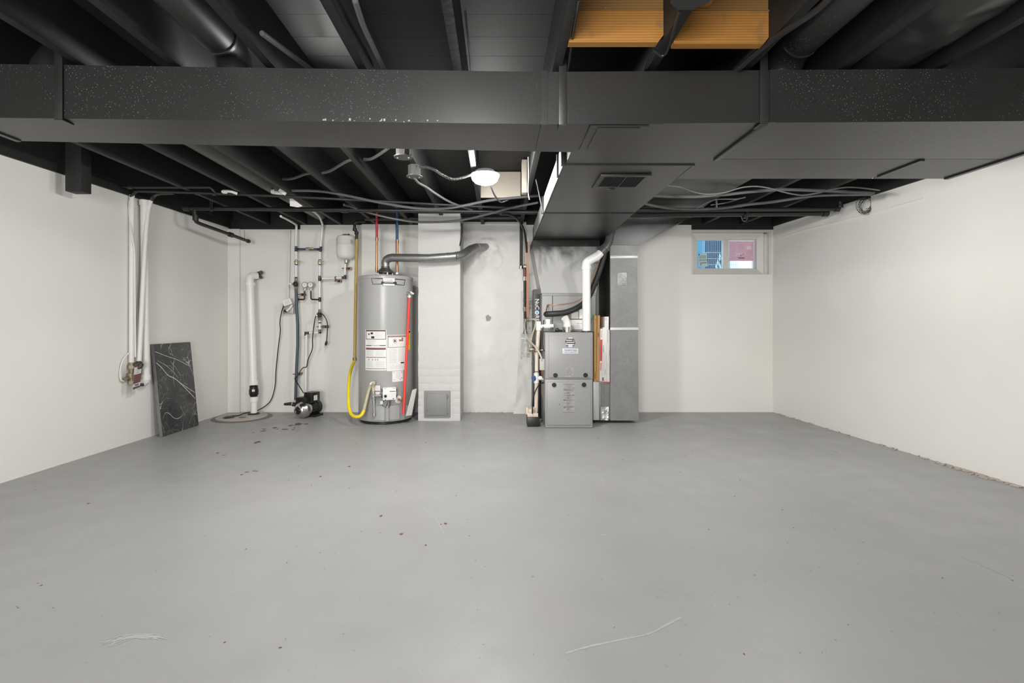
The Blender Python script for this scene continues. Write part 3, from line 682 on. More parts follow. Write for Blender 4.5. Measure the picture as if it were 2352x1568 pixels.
# ------------------------------------------------------------------ long pipes and conduits across the back ceiling
t = thing('drain_pipe', 'long black drain pipe running across the room below the joists', 'pipe', P(429,478,4.75))
main = [P(429,478,4.75), P(800,482,4.75), P(1215,487,4.75), Vector((1.5,4.76,2.083)), P(1898,489,4.75)]
obj('pipe', MB().tube(main, [.020,.020,.021,.027,.028], 14), M['pipeblk'], t)
b = MB(); fit(b, main[0], (1,0,0), .028, .06); fit(b, P(792,482,4.75), (1,0,0), .027, .07); fit(b, P(1710,494,4.75), (1,0,0), .034, .03)
fit(b, P(1895,489,4.75), (1,0,0), .034, .05); obj('coupling', b, M['pipeblk'], t)
e = P(447,482,4.72)
br = [e, P(448,508,4.72), P(460,514,4.78), P(530,539,5.20), P(571,554,5.52)]
obj('branch_pipe', MB().tube(fillet(br, .04), .017, 12), M['pipeblk'], t)
b = MB(); fit(b, P(449,500,4.72), (0,0,1), .026, .05); fit(b, P(530,539,5.20), br[4]-br[3], .026, .05); fit(b, P(570,553.5,5.51), br[4]-br[3], .022, .03); obj('coupling', b, M['pipeblk'], t)
b = MB()
for px in (483, 487): b.tube(Q((px,446,4.55),(px,480,4.72)), .004, 6)
b.tube([P(483,470,4.72), P(483,486,4.72), P(487,486,4.72), P(487,470,4.72)], .004, 6); obj('hanger', b, M['pipeblk'], t)
b = MB().tube(catmull([P(1700,480,4.74),P(1706,506,4.75),P(1716,504,4.72),P(1716,482,4.7)], 5), .006, 6); obj('hanger', b, M['pipeblk'], t)
obj('hanger_wire', MB().tube(Q((561,528,5.45),(562,550,5.45)), .002, 5), M['pipeblk'], t)

t = thing('copper_line', 'black painted water line from the left wall running behind the lamp', 'pipe', P(320,439,4.2))
pl = Q((300,452,4.22),(312,441,4.22),(330,439,4.2),(540,446,4.28),(800,458,4.40),(1077,473,4.62),(1200,478,4.68))
obj('pipe', MB().tube(catmull(pl, 6), .012, 10), M['pipeblk'], t)
b = MB(); fit(b, P(455,443,4.25), (1,.05,0), .018, .05); fit(b, P(492,445,4.26), (1,.05,0), .016, .03); obj('coupling', b, M['pipeblk'], t)
obj('bare_fitting', fit(MB().tube(catmull(Q((510,440,4.25),(520,439,4.25),(532,440,4.25),(545,445,4.27)), 5), .013, 10), P(517,440,4.25), (1,0,0), .018, .03), M['whitepipe'], t, label='unpainted white fitting')
t = thing('copper_line', 'black water line at the far left elbowing towards the back', 'pipe', P(280,430,4.1))
obj('pipe', MB().tube(fillet(Q((278,428,4.12),(300,430,4.1),(483,430,4.12),(497,444,4.28)), .03), .010, 10), M['pipeblk'], t)
obj('coupling', fit(MB(), P(300,430,4.1), (1,0,0), .015, .04), M['pipeblk'], t)

cable('sagging_conduit', 'pale topped conduit sagging below the lamp, the upper of two', 'conduit', Q((640,438,4.3),(712,438,4.3),(752,441,4.3),(796,449,4.3),(867,464,4.3),(937,476,4.3),(993,480,4.3),(1049,475,4.3),(1133,459,4.3),(1238,449,4.3)), .0115, M['conduit'])
cable('sagging_conduit', 'conduit sagging in front of the chimney top, the lower of two', 'conduit', Q((790,470,4.6),(805,474,4.7),(853,490,4.8),(909,503,4.85),(965,510,4.85),(1049,507,4.8),(1119,492,4.7),(1175,477,4.6),(1236,465,4.47)), .0115, M['conduit'])
cable('sagging_conduit', 'grey conduit sagging right of the trunk, the lower and thicker one', 'conduit', Q((1455,459,4.45),(1483,468,4.5),(1537,478,4.55),(1600,480.5,4.55),(1664,477,4.52),(1715,470,4.48),(1779,463,4.42),(1843,453,4.32),(1894,448,4.22),(2006,446,4.05)), .013, M['conduit'])
cable('sagging_conduit', 'grey conduit right of the trunk crossing the panned ceiling bay', 'conduit', Q((1470,446,4.1),(1514,450,4.1),(1587,452,4.1),(1664,447,4.1),(1715,441,4.1),(1766,437,4.1),(1799,435,4.1),(1894,438,4.1),(2008,443,4.05)), .013, M['conduit'])
cable('wire_cable', 'thin grey cable waving below the right ceiling joists', 'cable', Q((1520,426,3.9),(1537,427,3.92),(1562,430,3.95),(1593,441,3.95),(1626,446,3.95),(1664,442,3.95),(1702,431,3.95),(1735,428,3.95),(1766,432,3.95),(1804,442,3.95),(1838,448,3.95),(1868,445,3.95),(1906,436,3.95),(1945,430,3.95),(1983,432,3.95),(2021,437,3.9)), .006, M['conduit'])
t = thing('black_iron_pipe', 'black iron pipe with an upturned elbow at the right wall', 'pipe', P(1460,483,4.62))
pp = Q((1440,483,4.62),(1700,481,4.60),(1928,480,4.58),(1930,462,4.56))
obj('pipe', MB().tube(fillet(pp, .04), .019, 12), M['pipeblk'], t)
b = MB(); fit(b, P(1922,480,4.58), (1,0,0), .025, .04); fit(b, P(1930,473,4.57), (0,0,1), .025, .03); obj('elbow', b, M['pipeblk'], t)
o = obj('wire_tails', MB().tube(catmull(Q((1600,478,4.3),(1640,459,4.2),(1690,457,4.2),(1712,453,4.2)), 6), .005, 6).tube(catmull(Q((1632,471,4.3),(1670,465,4.3),(1700,456,4.25)), 6), .005, 6).tube(Q((1646,476,4.3),(1645,455,4.25)), .008, 6), M['conduit'])
tag(o, 'loose dark cable ends hanging right of the panned bay', 'cable')
cable('black_pipe', 'short black pipe along the back wall above the chimney', 'pipe', Q((838,503,5.4),(1000,501,5.4),(1205,499,5.4)), .02, M['pipeblk'], smooth=0)
cable('cable_bundle', 'black cable drooping from the ceiling to the copper lines left of the furnace', 'cable', Q((1150,492,4.6),(1165,492,4.7),(1185,500,4.9),(1200,520,5.2),(1207,545,5.35),(1210,580,5.40)), .012, M['pipeblk'])
cable('wire_loop', 'black cord loop hanging at the chimney upper right corner', 'cable', Q((1060,513,5.17),(1060,540,5.17),(1056,563,5.17),(1059,556,5.165),(1062,530,5.165),(1062,513,5.165)), .005, M['cord'])
cable('white_strip', 'thin white peeling strip hanging from the joist near the lamp', 'strip', Q((1213,360,3.6),(1214,400,3.75),(1213,440,3.9),(1216,458,3.95)), .004, M['paper'])
cable('white_strip', 'thin grey wire leaning against the trunk side', 'strip', Q((1231,412,3.9),(1238,445,3.9),(1247,490,3.9)), .005, M['conduit'])

# ------------------------------------------------------------------ right wall wire coil
t = thing('wire_coil', 'coil of thin black wire hanging at the top of the right wall', 'wire', P(1985,470,4.33))
b = MB()
cc = P(1984,470,4.33)
for k in range(10):
    r = random.uniform(.062,.088); dx = random.uniform(-.022,.022); dz = random.uniform(-.024,.012); tl = random.uniform(-.5,.5)
    pts = []
    for i in range(20):
        a = 2*PI*i/20
        pts.append(cc+Vector((dx+r*.80*math.cos(a)*math.cos(tl)+.02*math.sin(a), -.03+r*.3*math.cos(a)*math.sin(tl), dz+r*math.sin(a))))
    b.tube(pts, .0016, 5, closed=True)
obj('loops', b, M['cord'], t)
obj('tail', MB().tube(catmull(Q((1988,480,4.3),(2000,478,4.3),(2009,484,4.3)), 5), .002, 5), M['cord'], t)
obj('hook', MB().box(cc.x-.03,cc.x+.05,cc.y-.03,cc.y+.06,2.13,2.17,.003), M['joist'], t)

# ------------------------------------------------------------------ left wall pipes
def wp(px, py, off=.04):       # point off the left wall
    lo, hi = 2.5, 5.7
    for _ in range(40):
        d = (lo+hi)/2
        if X(px, d) < XL(d)+off: hi = d
        else: lo = d
    return P(px, py, lo)
t = thing('wall_pipe', 'white painted upright pipe at the left of the left wall pipe group', 'pipe', wp(303,835))
obj('pipe', MB().tube([wp(303,448,.03), wp(302,836,.03)], .020, 12), M['whitepipe'], t)
obj('coupling', fit(MB(), wp(303,470,.03), (0,0,1), .024, .05), M['whitepipe'], t)
t = thing('wall_pipe', 'white painted thick pipe with a capped elbow, right of the left wall group', 'pipe', wp(334,870))
obj('pipe', MB().tube(fillet([wp(331,464,.045), wp(335,862,.05), wp(335,876,.05), wp(326,880,.05)], .05), .030, 16), M['whitepipe'], t)
b = MB(); fit(b, wp(331,466,.045), (0,0,1), .038, .05); fit(b, wp(335,866,.05), (0,0,1), .037, .045); obj('coupling', b, M['whitepipe'], t)
obj('cap', fit(MB(), wp(327,883,.05), (0,0,1), .018, .025), M['black'], t)
t = thing('wall_pipe', 'white painted slanting pipe with black bend at the top of the left wall', 'pipe', wp(320,830))
obj('pipe', MB().tube(catmull([wp(319,834,.06), wp(322,780,.06), wp(330,620,.065), wp(336,520,.07), wp(341,480,.075), wp(346,461,.085)], 6), .019, 12), M['whitepipe'], t)
obj('upper_bend', MB().tube(catmull([wp(346,461,.085), P(353,449,4.36), P(366,443.5,4.30), P(400,442,4.26)], 6), .018, 12), M['pipeblk'], t, label='black painted bend')
cable('wall_cable', 'thin white painted cable following the left wall pipes', 'cable', [wp(297,460,.015), wp(297,490,.015), wp(303,540,.055), wp(309,580,.055), wp(310,680,.05), wp(311,820,.05)], .006, M['whitepipe'])
t = thing('water_valve', 'old bronze water valve with black handwheel at the bottom of the wall pipes', 'valve', wp(303,860))
b = MB(); b.tube([wp(303,832,.035), wp(303,884,.035)], [.024,.022], 12); fit(b, wp(303,842,.035), (0,0,1), .034, .03, 6); fit(b, wp(302,862,.035), (0,0,1), .036, .04, 10); fit(b, wp(302,878,.035), (0,0,1), .028, .03, 6)
b.tube([wp(302,866,.035), wp(291,868,.035), wp(284,872,.03)], .015, 10); b.tube([wp(303,868,.035), wp(318,868,.05)], .016, 10)
b.tube([wp(312,868,.045), wp(317,842,.075)], .013, 10)
obj('body', b, M['bronze'], t)
b = MB(); c = wp(318,838,.10); b.lathe([(.006,-.008),(.028,-.008),(.034,0),(.028,.008),(.006,.008)], c, (.6,-.75,.2), 16)
for k in range(6):
    a = PI/3*k; b.ball(c+Vector((.78*math.cos(a),.62*math.cos(a),math.sin(a)))*.026, .011, 8, 5)
obj('handwheel', b, M['black'], t)
obj('loop', MB().tube(catmull([wp(296,811,.03), wp(283,826,.02), wp(276,850,.012), wp(278,872,.02), wp(290,874,.03)], 6), .005, 7), M['whitepipe'], t)
# hanging tag
t = thing('valve_tag', 'white and maroon paper tag hanging from the bronze valve', 'tag', wp(315,870))
tp = [wp(309,838,.115), wp(323,836,.085), wp(321.5,890,.085), wp(305,895,.115)]
o_, u_, v_ = tp[3], tp[2]-tp[3], tp[0]-tp[3]
S = lambda u, v, off=0: o_+u_*u+v_*v+(u_.cross(v_)).normalized()*off
obj('card', MB().poly(S, [(0,0),(1,0),(1,1),(0,1)], 0).poly(S, [(0,0),(0,1),(1,1),(1,0)], -.001), M['paper'], t)
b = MB().poly(S, [(0,0),(1,0.03),(1,.10),(0,.10)], .0012); b.poly(S, [(0,.22),(1,.24),(1,.60),(0,.60)], .0012); b.poly(S, [(0,.90),(1,.90),(1,1),(0,1)], .0012)
obj('maroon_print', b, M['brownink'], t)
b = MB()
for v, a, c in ((.18,.15,.8),(.145,.25,.75)): b.poly(S, [(a,v-.012),(c,v-.012),(c,v+.012),(a,v+.012)], .0013)
obj('print', b, M['ink'], t)
b = MB()
ring = [(.5+.13*math.cos(2*PI*k/14), .76+.05*math.sin(2*PI*k/14)) for k in range(14)]
for k in range(14):
    (a,c),(d,e) = ring[k], ring[(k+1)%14]; q = lambda x,y: (.5+(x-.5)*.72, .76+(y-.76)*.72)
    b.poly(S, [(a,c),(d,e),q(d,e),q(a,c)], .0013)
b.poly(S, [(.3,.655),(.72,.655),(.72,.675),(.3,.675)], .0013); obj('emblem', b, M['greyink'], t)

# ------------------------------------------------------------------ marble slab leaning at the left wall
def slabpt(s, h, th):   # s along wall, h up, th towards room
    y = 4.475+s*.50; lean = .085*(1-h/.845)
    return Vector((XL(y)+.004+lean+th, y, h*.9965))
b = MB(); T = .030
b.hexa([slabpt(0,.0,T),slabpt(1,0,T),slabpt(1,0,0),slabpt(0,0,0),slabpt(0,.845,T),slabpt(1,.845,T),slabpt(1,.845,0),slabpt(0,.845,0)], .0015)
o = obj('marble_slab', b, M['marble']); tag(o, 'black marble slab with white veins leaning against the left wall', 'slab')
slab_root = o
b = MB().hexa([slabpt(-.004,.002,T-.001),slabpt(.001,.002,T-.001),slabpt(.001,.002,.002),slabpt(-.004,.002,.002),slabpt(-.004,.843,T-.001),slabpt(.001,.843,T-.001),slabpt(.001,.843,.002),slabpt(-.004,.843,.002)])
obj('raw_edge', b, mat('sawn_stone_edge', (0.17,0.17,0.165,1), 0.6, var=0.3, scale=30), slab_root)
b = MB(); vz = 0
for pts, w in ((((.02,.92),(.3,.86),(.6,.80),(.90,.715)),.004),(((.02,.80),(.15,.735),(.28,.65),(.45,.60),(.58,.54),(.75,.45),(.97,.325)),.007),(((.58,.545),(.75,.48),(.98,.395)),.005),
               (((.06,.82),(.25,.76),(.42,.68),(.55,.60)),.003),(((.04,.19),(.12,.245),(.22,.225),(.33,.165),(.45,.15),(.56,.175),(.58,.235)),.004),(((.72,.05),(.82,.12),(.93,.20)),.003),(((.38,.80),(.50,.72),(.62,.62)),.0025)):
    q = catmull([slabpt(a_, h_*.845, T) for a_, h_ in pts], 6); vz += .00006
    for k in range(len(q)-1):
        w0, w1 = w*.5*(.6+.7*abs(math.sin(k*1.7+w*900))), w*.5*(.6+.7*abs(math.sin((k+1)*1.7+w*900)))
        ofs = Vector((.0004+vz,0,0)); up = Vector((0,0,1)); b.face([q[k]+ofs-up*w0, q[k+1]+ofs-up*w1, q[k+1]+ofs+up*w1, q[k]+ofs+up*w0])
obj('vein', b, mat('white_vein', (0.60,0.60,0.60,1), 0.3), slab_root, kind='stuff')

# ------------------------------------------------------------------ sump
SX, SY = -2.805, 5.385
t = thing('sump_lid', 'round beige sump pit lid set in the floor in the left corner', 'lid', (SX,SY,0))
obj('rim', MB().lathe([(.25,.001),(.25,.008),(.292,.006),(.302,.001)], (SX,SY,0), seg=48), mat('dark_rim', (0.16,0.15,0.14,1), 0.6, var=0.2), t)
obj('lid', MB().lathe([(0,.016),(.25,.016),(.257,.012),(.257,.0),(0,.0)], (SX,SY,0), seg=48), M['lid'], t)
b = MB()
for k in range(8): b.lathe([(0,.022),(.004,.0215),(.006,.016)], (SX+.235*math.cos(PI/4*k+.3),SY+.235*math.sin(PI/4*k+.3),0), seg=8)
obj('bolt', b, M['zinc'], t)
obj('recess', MB().lathe([(0,.018),(.035,.018),(.038,.016)], P(561,958.5,5.36)*Vector((1,1,0)) if False else (X(561,5.34),5.30,0), seg=20), mat('lid_brown', (0.16,0.12,0.10,1), 0.6), t)
obj('cord_plug', MB().lathe([(0,.034),(.03,.032),(.055,.022),(.058,.016)], (X(523,5.27),5.29,0), seg=20), M['black'], t)
obj('pipe_seal', MB().lathe([(0,.03),(.052,.03),(.062,.022),(.062,.016)], (X(583,5.50),5.50,0), seg=24), M['black'], t)
t = thing('discharge_pipe', 'thick white discharge pipe rising from the sump lid and elbowing into the wall', 'pipe', (X(583,5.5),5.5,.03))
pth = [P(583,948,5.50), P(583,915,5.51)]; obj('lower_pipe', MB().tube([pth[0], P(583,910,5.5)], .034, 16), M['pvc'], t)
obj('coupling', fit(MB(), P(583,916,5.5), (0,0,1), .045, .055, 20), M['pvc'], t)
b = MB().lathe([(.038,0),(.040,.02),(.048,.03),(.050,.075),(.043,.105),(.046,.125),(.038,.13)], P(583,912,5.5), seg=22); cv = obj('check_valve', b, M['black'], t, label='black rubber check valve')
obj('clamp', MB().box(P(578,895,5.44).x, P(584,895,5.44).x, 5.445, 5.452, Z(899,5.45), Z(894,5.45)), M['paper'], cv)
up = [P(582,884,5.5), P(578,760,5.515), P(574.5,648,5.53), P(577,634,5.54), P(592,632,5.60), P(596,632,5.66)]
obj('riser_pipe', MB().tube(fillet([up[0], up[1], P(573.5,633,5.53), P(590,633,5.60)], .10, 8), .0405, 20), M['pvc'], t)
b = MB(); fit(b, P(582,878,5.5), (0,0,1), .05, .05, 20); fit(b, P(574.5,652,5.53), (0,0,1), .051, .04, 20); obj('coupling', b, M['pvc'], t)
b = MB()
for k in range(8):
    a = PI/4*k; p = P(594,632,5.62)+Vector((0,.0,0)); b.ball(p+Vector((random.uniform(-.03,.03),random.uniform(-.02,.03),.03*math.sin(a))), random.uniform(.016,.026), 7, 5)
obj('foam_seal', b, mat('brown_foam', (0.09,0.08,0.06,1), 0.8, var=0.4, scale=40), t)

# ------------------------------------------------------------------ outlet and cords
t = thing('wall_outlet', 'grey surface mounted outlet box left of the blue pipe', 'outlet', P(660,708,5.66))
x0, x1, z0, z1 = X(650,5.64), X(674,5.64), Z(720,5.64), Z(699,5.64)
obj('box', MB().box(x0,x1,5.63,YB,z0,z1,.004), M['zinc'], t)
obj('cover_plate', MB().box(x0+.006,x1-.006,5.622,5.632,z0+.006,z1-.006,.002), mat('outlet_plate', (0.42,0.42,0.40,1), 0.4, metal=0.5), t)
b = MB().box(-.050,.046,-.022,.022,-.034,.034,.008, M=Matrix.Translation(P(661,694,5.59)) @ Matrix.Rotation(-.35,4,'Y')); dev = obj('plug_controller', b, M['pvc'], t, label='white plug-in device tilted on the outlet')
b = MB()
for k in range(4): b.box(-.03+.006*k,.03,-.0235,-.0225,-.02+.011*k,-.017+.011*k, M=Matrix.Translation(P(661,694,5.59)) @ Matrix.Rotation(-.35,4,'Y'))
obj('print', b, M['greyink'], dev)
obj('plug', MB().tube([P(656,714,5.6),P(660,713,5.58),P(666,708,5.6),P(671,700,5.59)], [.012,.014,.011,.012], 10), M['pvc'], t)
obj('plug_head', MB().ball(P(656,714,5.59), .02, 10, 6, (1.2,.8,.8)), M['black'], t)
cable('power_cord', 'black cord hanging from the outlet down to the sump lid', 'cord', Q((652,701,5.58),(647,715,5.60),(643,740,5.62),(644,760,5.62),(639,800,5.64),(634,850,5.65),(632,885,5.65),(624,915,5.64),(612,930,5.62),(592,942,5.57),(575,946.5,5.53),(560,949,5.46),(548,954,5.38),(532,955,5.32),(524,957,5.28)), .0055, M['cord'])
cable('wall_conduit', 'thin white painted conduit running down to the outlet', 'conduit', Q((665,528,5.67),(664,600,5.67),(661.5,684,5.66)), .010, M['whitepipe'], smooth=0)
# thin grey line box on the wall
# ------------------------------------------------------------------ manifold piping
D = 5.60
man = thing('pipe_manifold', 'white and blue plumbing manifold with valves on the back wall', 'plumbing', P(705,640,D))
R = .0125
def mp(name, pts, m, r=R, f=.02): return obj(name, MB().tube(fillet(Q(*[(a,b,D) for a,b in pts]), f), r, 12), m, man)
mp('left_riser', [(681,516),(680,545),(680,640)], M['pvc'])
mp('right_riser', [(741,516),(737,560),(735,580),(734,640),(734,722)], M['pvc'])
mp('bypass_pipe', [(680,572),(736,572.5)], M['slate'])
mp('blue_pipe', [(680,662),(681,700),(684,745),(684,790),(681,850),(679,918)], M['slate'], .0165)
mp('tank_pipe', [(734,639.5),(791,637.5)], M['pvc'])
mp('tank_riser', [(792,637),(793,600)], M['pvc'])
mp('lower_riser', [(734.5,735),(734.5,763),(703.5,764.5),(701.5,902)], M['pvc'])
mp('gauge_stem', [(699.5,668),(699.5,687.5),(683,687.5)], M['pipeblk'], .009)
mp('gauge_stem', [(714,668),(714.5,687.5),(734,688)], M['pipeblk'], .009)
b = MB()
for px, py, dr in ((681,518,0),(741,518,0),(680,567,0),(680,576,0),(737,568,0),(736,577,0),(680.5,598,0),(680.5,607.5,0),(734.5,597.5,0),(734.5,607.5,0),(680,637.5,0),(734,634.5,0),(734,644,0),(792.5,633,0),(794,604,0),(734.5,684,0),(734.5,691.5,0),(734.5,714,0),(734.5,741,0),(734.5,758,0),(702,769,0),(738,639.5,1),(787,637.5,1),(685,572,1),(731,572.5,1),(709,764.5,1),(771,639,1)):
    fit(b, P(px,py,D), (1,0,0) if dr else (0,0,1), R+.0025, .014, 12)
obj('crimp_rings', b, M['black'], man, kind='stuff')
b = MB()
for px, py in ((680,572),(736.5,572.5),(734,639.5),(734.5,687.8),(683,687.5)): fit(b, P(px,py,D), (0,0,1), R+.003, .03, 10)
fit(b, P(734.5,763,D), (0,0,1), .017, .025); fit(b, P(703.5,764.5,D), (0,0,1), .02, .03); fit(b, P(791.5,637.5,D), (0,0,1), .018, .03)
obj('tee_fitting', b, M['black'], man)
for px, py in ((680.5,602.5),(734.5,602.5)):
    b = MB(); fit(b, P(px,py,D), (0,0,1), .021, .04, 8); b.cyl(P(px,py,D), P(px,py,D-.04), .008, seg=8); v = obj('ball_valve', b, M['zinc'], man)
    obj('handle', MB().box(P(px,py,D).x-.008, P(px+15,py,D).x, D-.046, D-.040, Z(py+.5,D), Z(py-1.8,D), .002), M['brass'], v, label='brass lever handle')
b = MB(); fit(b, P(707,571.5,D), (1,0,0), .019, .035, 8); v = obj('ball_valve', b, M['zinc'], man)
obj('handle', MB().box(P(706,571,D).x, P(723,571,D).x, D-.036, D-.030, Z(573,D), Z(569.5,D), .002), M['brass'], v, label='brass lever handle')
for px in (699.5, 713):
    b = MB(); c = P(px,654,D-.03); b.lathe([(0,0),(.030,0),(.034,.006),(.034,.020),(.030,.024),(.029,.020),(0,.020)], c+Vector((0,.02,0)), (0,-1,0), 24); gg = obj('pressure_gauge', b, M['zinc'], man)
    obj('dial', MB().lathe([(.028,0),(0,.0005)], c-Vector((0,.0015,0)), (0,-1,0), 24), M['joint'], gg)
    b = MB(); F = flat(c-Vector((0,.003,0)), (1,0,0), (0,0,1)); b.poly(F, [(-.002,-.004),(.002,-.004),(.001,.020),(-.001,.020)])
    for k in range(9):
        a = PI*(1.25-.1875*k*1.0); b.poly(F, [(.021*math.cos(a),.021*math.sin(a)),(.026*math.cos(a-.05),.026*math.sin(a-.05)),(.026*math.cos(a+.05),.026*math.sin(a+.05))])
    obj('needle', b, M['ink'], gg)
    b = MB(); fit(b, P(px+.5,664,D), (0,0,1), .012, .025, 6); obj('neck', b, M['zinc'], gg)
for px, py in ((680,653),(734.5,724)):
    b = MB(); fit(b, P(px,py-11,D), (0,0,1), .017, .03, 6); fit(b, P(px,py+9,D), (0,0,1), .017, .03, 6); b.tube([P(px,py-10,D),P(px,py-5,D),P(px,py+4,D),P(px,py+9,D)], [.014,.026,.026,.014], 14)
    v = obj('flow_switch', b, M['bronze'], man)
    obj('switch_head', MB().lathe([(0,0),(.022,.002),(.028,.012),(.028,.035),(0,.035)], P(px-3,py-1,D-.05), (0,1,0), 20), M['black'], v)
    if px < 700: obj('knob', MB().cyl(P(px-9,py-1,D-.03), P(px-15,py-2,D-.03), .013, seg=12), M['pvc'], v)
    else: obj('knob', MB().cyl(P(px-6,py,D-.05), P(px-9,py+1,D-.06), .011, seg=12), M['pvc'], v)
for px, py, w in ((692,676,10),(744,750,18),(683.5,859,12),(798,616,14),(776,645,9)):
    b = MB().box(P(px-w*.35,py,D).x, P(px+w*.55,py,D).x, D+.02, D+.028, Z(py+3.2,D), Z(py-3.2,D), .001); b.tube(Q((px-w*.9,py,D),(px+w*.2,py,D)), .006, 8)
    b.box(P(px+w*.1,py,D).x-.012, P(px+w*.1,py,D).x+.012, D+.02, YB+.002, Z(py+2,D), Z(py-2,D))
    obj('pipe_bracket', b, mat('copper_bracket', (0.24,0.15,0.11,1), 0.45, metal=0.4, var=0.5, scale=90), man)
fl = MB(); fit(fl, P(771,639.2,D), (1,0,0), .024, .012, 12); obj('flange', fl, M['bronze'], man)
cable('white_tubing', 'bare white tubing section at the left riser top running into the ceiling', 'tube', Q((681,517,5.58),(674,512,5.45),(660,504,5.2),(645,496.5,4.95)), .012, M['pvc'])
cable('white_tubing', 'bare white tubing section at the right riser top bending into the ceiling', 'tube', Q((741,517,5.58),(738,508,5.5),(733,497,5.3),(724,488,5.0),(718,484,4.85)), .012, M['pvc'])
cable('power_cord', 'black cord from the lower flow switch to the blue pump', 'cord', Q((727,724,5.54),(723,735,5.55),(718,775,5.57),(717.5,800,5.57),(708,825,5.58),(704,842,5.58),(695,845,5.6),(684,862,5.56),(677.5,870,5.56),(686,884,5.5),(697,902,5.45)), .0055, M['cord'])
t = thing('power_cord', 'short black cord with a loose plug hanging right of the flow switch', 'cord', P(738,720,5.58))
obj('cable', MB().tube(catmull(Q((737,719,5.56),(745,726,5.57),(752,742,5.58),(751.5,765,5.58),(750,784,5.58)), 6), .0055, 8), M['cord'], t)
obj('plug', MB().tube(Q((750.5,783,5.58),(749,789,5.58),(747.5,793,5.58)), [.010,.016,.008], 10), M['black'], t)
b = MB()
for s in (-.005, .005): b.box(P(746.5,795,5.58).x+s-.0015, P(746.5,795,5.58).x+s+.0015, 5.575, 5.582, Z(798,5.58), Z(792,5.58))
obj('prong', b, M['zinc'], t)
# expansion tank
t = thing('expansion_tank', 'small white expansion tank on the back wall beside the yellow gas line', 'tank', P(794.5,600,5.575))
c = P(795,596,5.575)
obj('shell', MB().lathe([(0,0),(.05,.003),(.09,.022),(.106,.05),(.1065,.135),(.109,.139),(.109,.158),(.1065,.162),(.106,.235),(.095,.258),(.05,.275),(0,.279)], (c.x,c.y,c.z), seg=32), M['white'], t)
b = MB(); b.lathe([(.03,.27),(.028,.284),(.012,.288),(0,.288)], (c.x,c.y,c.z), seg=14); b.ball((c.x+.03,c.y,c.z+.283), .012, 8, 5); b.ball((c.x-.028,c.y,c.z+.281), .010, 8, 5); obj('top_cap', b, M['black'], t)
obj('neck', fit(MB().cyl((c.x,c.y,c.z-.04),(c.x,c.y,c.z+.005),.014,seg=10), (c.x,c.y,c.z-.02), (0,0,1), .018, .03, 8), M['zinc'], t)
def cyl_surf(cx, cy, R):
    return lambda th, z, off=0: Vector((cx+(R+off)*math.sin(th), cy-(R+off)*math.cos(th), z))
S = cyl_surf(c.x, c.y, .1065)
obj('label_print', MB().patch(S, .75, 1.05, c.z+.17, c.z+.215, .001, 3), M['greyink'], t)
obj('label_print', MB().patch(S, -1.25, -1.15, c.z+.17, c.z+.225, .001, 2), M['ink'], t)

# ------------------------------------------------------------------ pump
t = thing('water_pump', 'black water pump with a round stainless steel head on the floor', 'pump', (-2.13,5.4,0))
ax = Vector((.30,.954,0)); f0 = Vector((X(684,5.26), 5.26, .095))
obj('pump_head', MB().lathe([(.036,.006),(.040,0),(.052,.004),(.070,.022),(.080,.048),(.085,.055),(.088,.06),(.088,.115),(.083,.13),(.06,.135)], f0, ax, 32), M['steel'], t)
obj('inlet', MB().lathe([(0,-.006),(.018,-.008),(.022,.0),(.030,.002),(.037,.008)], f0, ax, 24), M['black'], t)
b = MB().lathe([(0,.12),(.070,.125),(.070,.26),(.078,.262),(.078,.31),(.06,.325),(0,.325)], f0, ax, 28)
for k in range(12):
    a = 2*PI*k/12; u = Vector((0,0,1)); w = ax.cross(u); p = f0+(u*math.cos(a)+w*math.sin(a))*.070
    b.tube([p+ax*.14, p+ax*.255], .005, 5)
obj('motor', b, M['black'], t)
Mx = Matrix.Translation(f0+ax*.11) @ Matrix.Rotation(-.30,4,'Z')
obj('control_box', MB().box(-.085,.055,-.045,.10,.060,.128,.008,M=Mx), M['black'], t)
ub = obj('terminal_box', MB().box(-.030,.085,.02,.15,.075,.178,.012,M=Mx), M['black'], t)
obj('rating_label', MB().box(.0855,.087,.04,.10,.09,.145,M=Mx), M['paper'], t)
obj('foot', MB().box(-.04,.09,.05,.20,-.095,-.070,.005,M=Mx).box(-.03,.03,.0,.12,-.075,-.05,M=Mx), M['black'], t)
obj('outlet_collar', MB().lathe([(.012,.175),(.014,.2),(.026,.2),(.028,.205)],(0,0,0)).lathe([(.03,0),(.03,.012),(.018,.016),(.018,.05),(.012,.055)], P(702,914,5.40), (0,0,1), 16), M['steel'], t) if False else obj('outlet_collar', MB().lathe([(.03,0),(.03,.012),(.018,.016),(.018,.05),(.012,.055)], P(702,912,5.42), (0,0,1), 16), M['steel'], t)
b = MB().tube(Q((676,927,5.40),(668,927,5.40),(653,928,5.40)), [.016,.019,.013], 12); b.tube(Q((680,929,5.38),(673,928,5.38)), .022, 12); obj('suction_pipe', b, M['pipeblk'], t)
obj('suction_union', fit(MB(), P(673,928,5.385), (1,0,0), .024, .02, 8), M['zinc'], t)

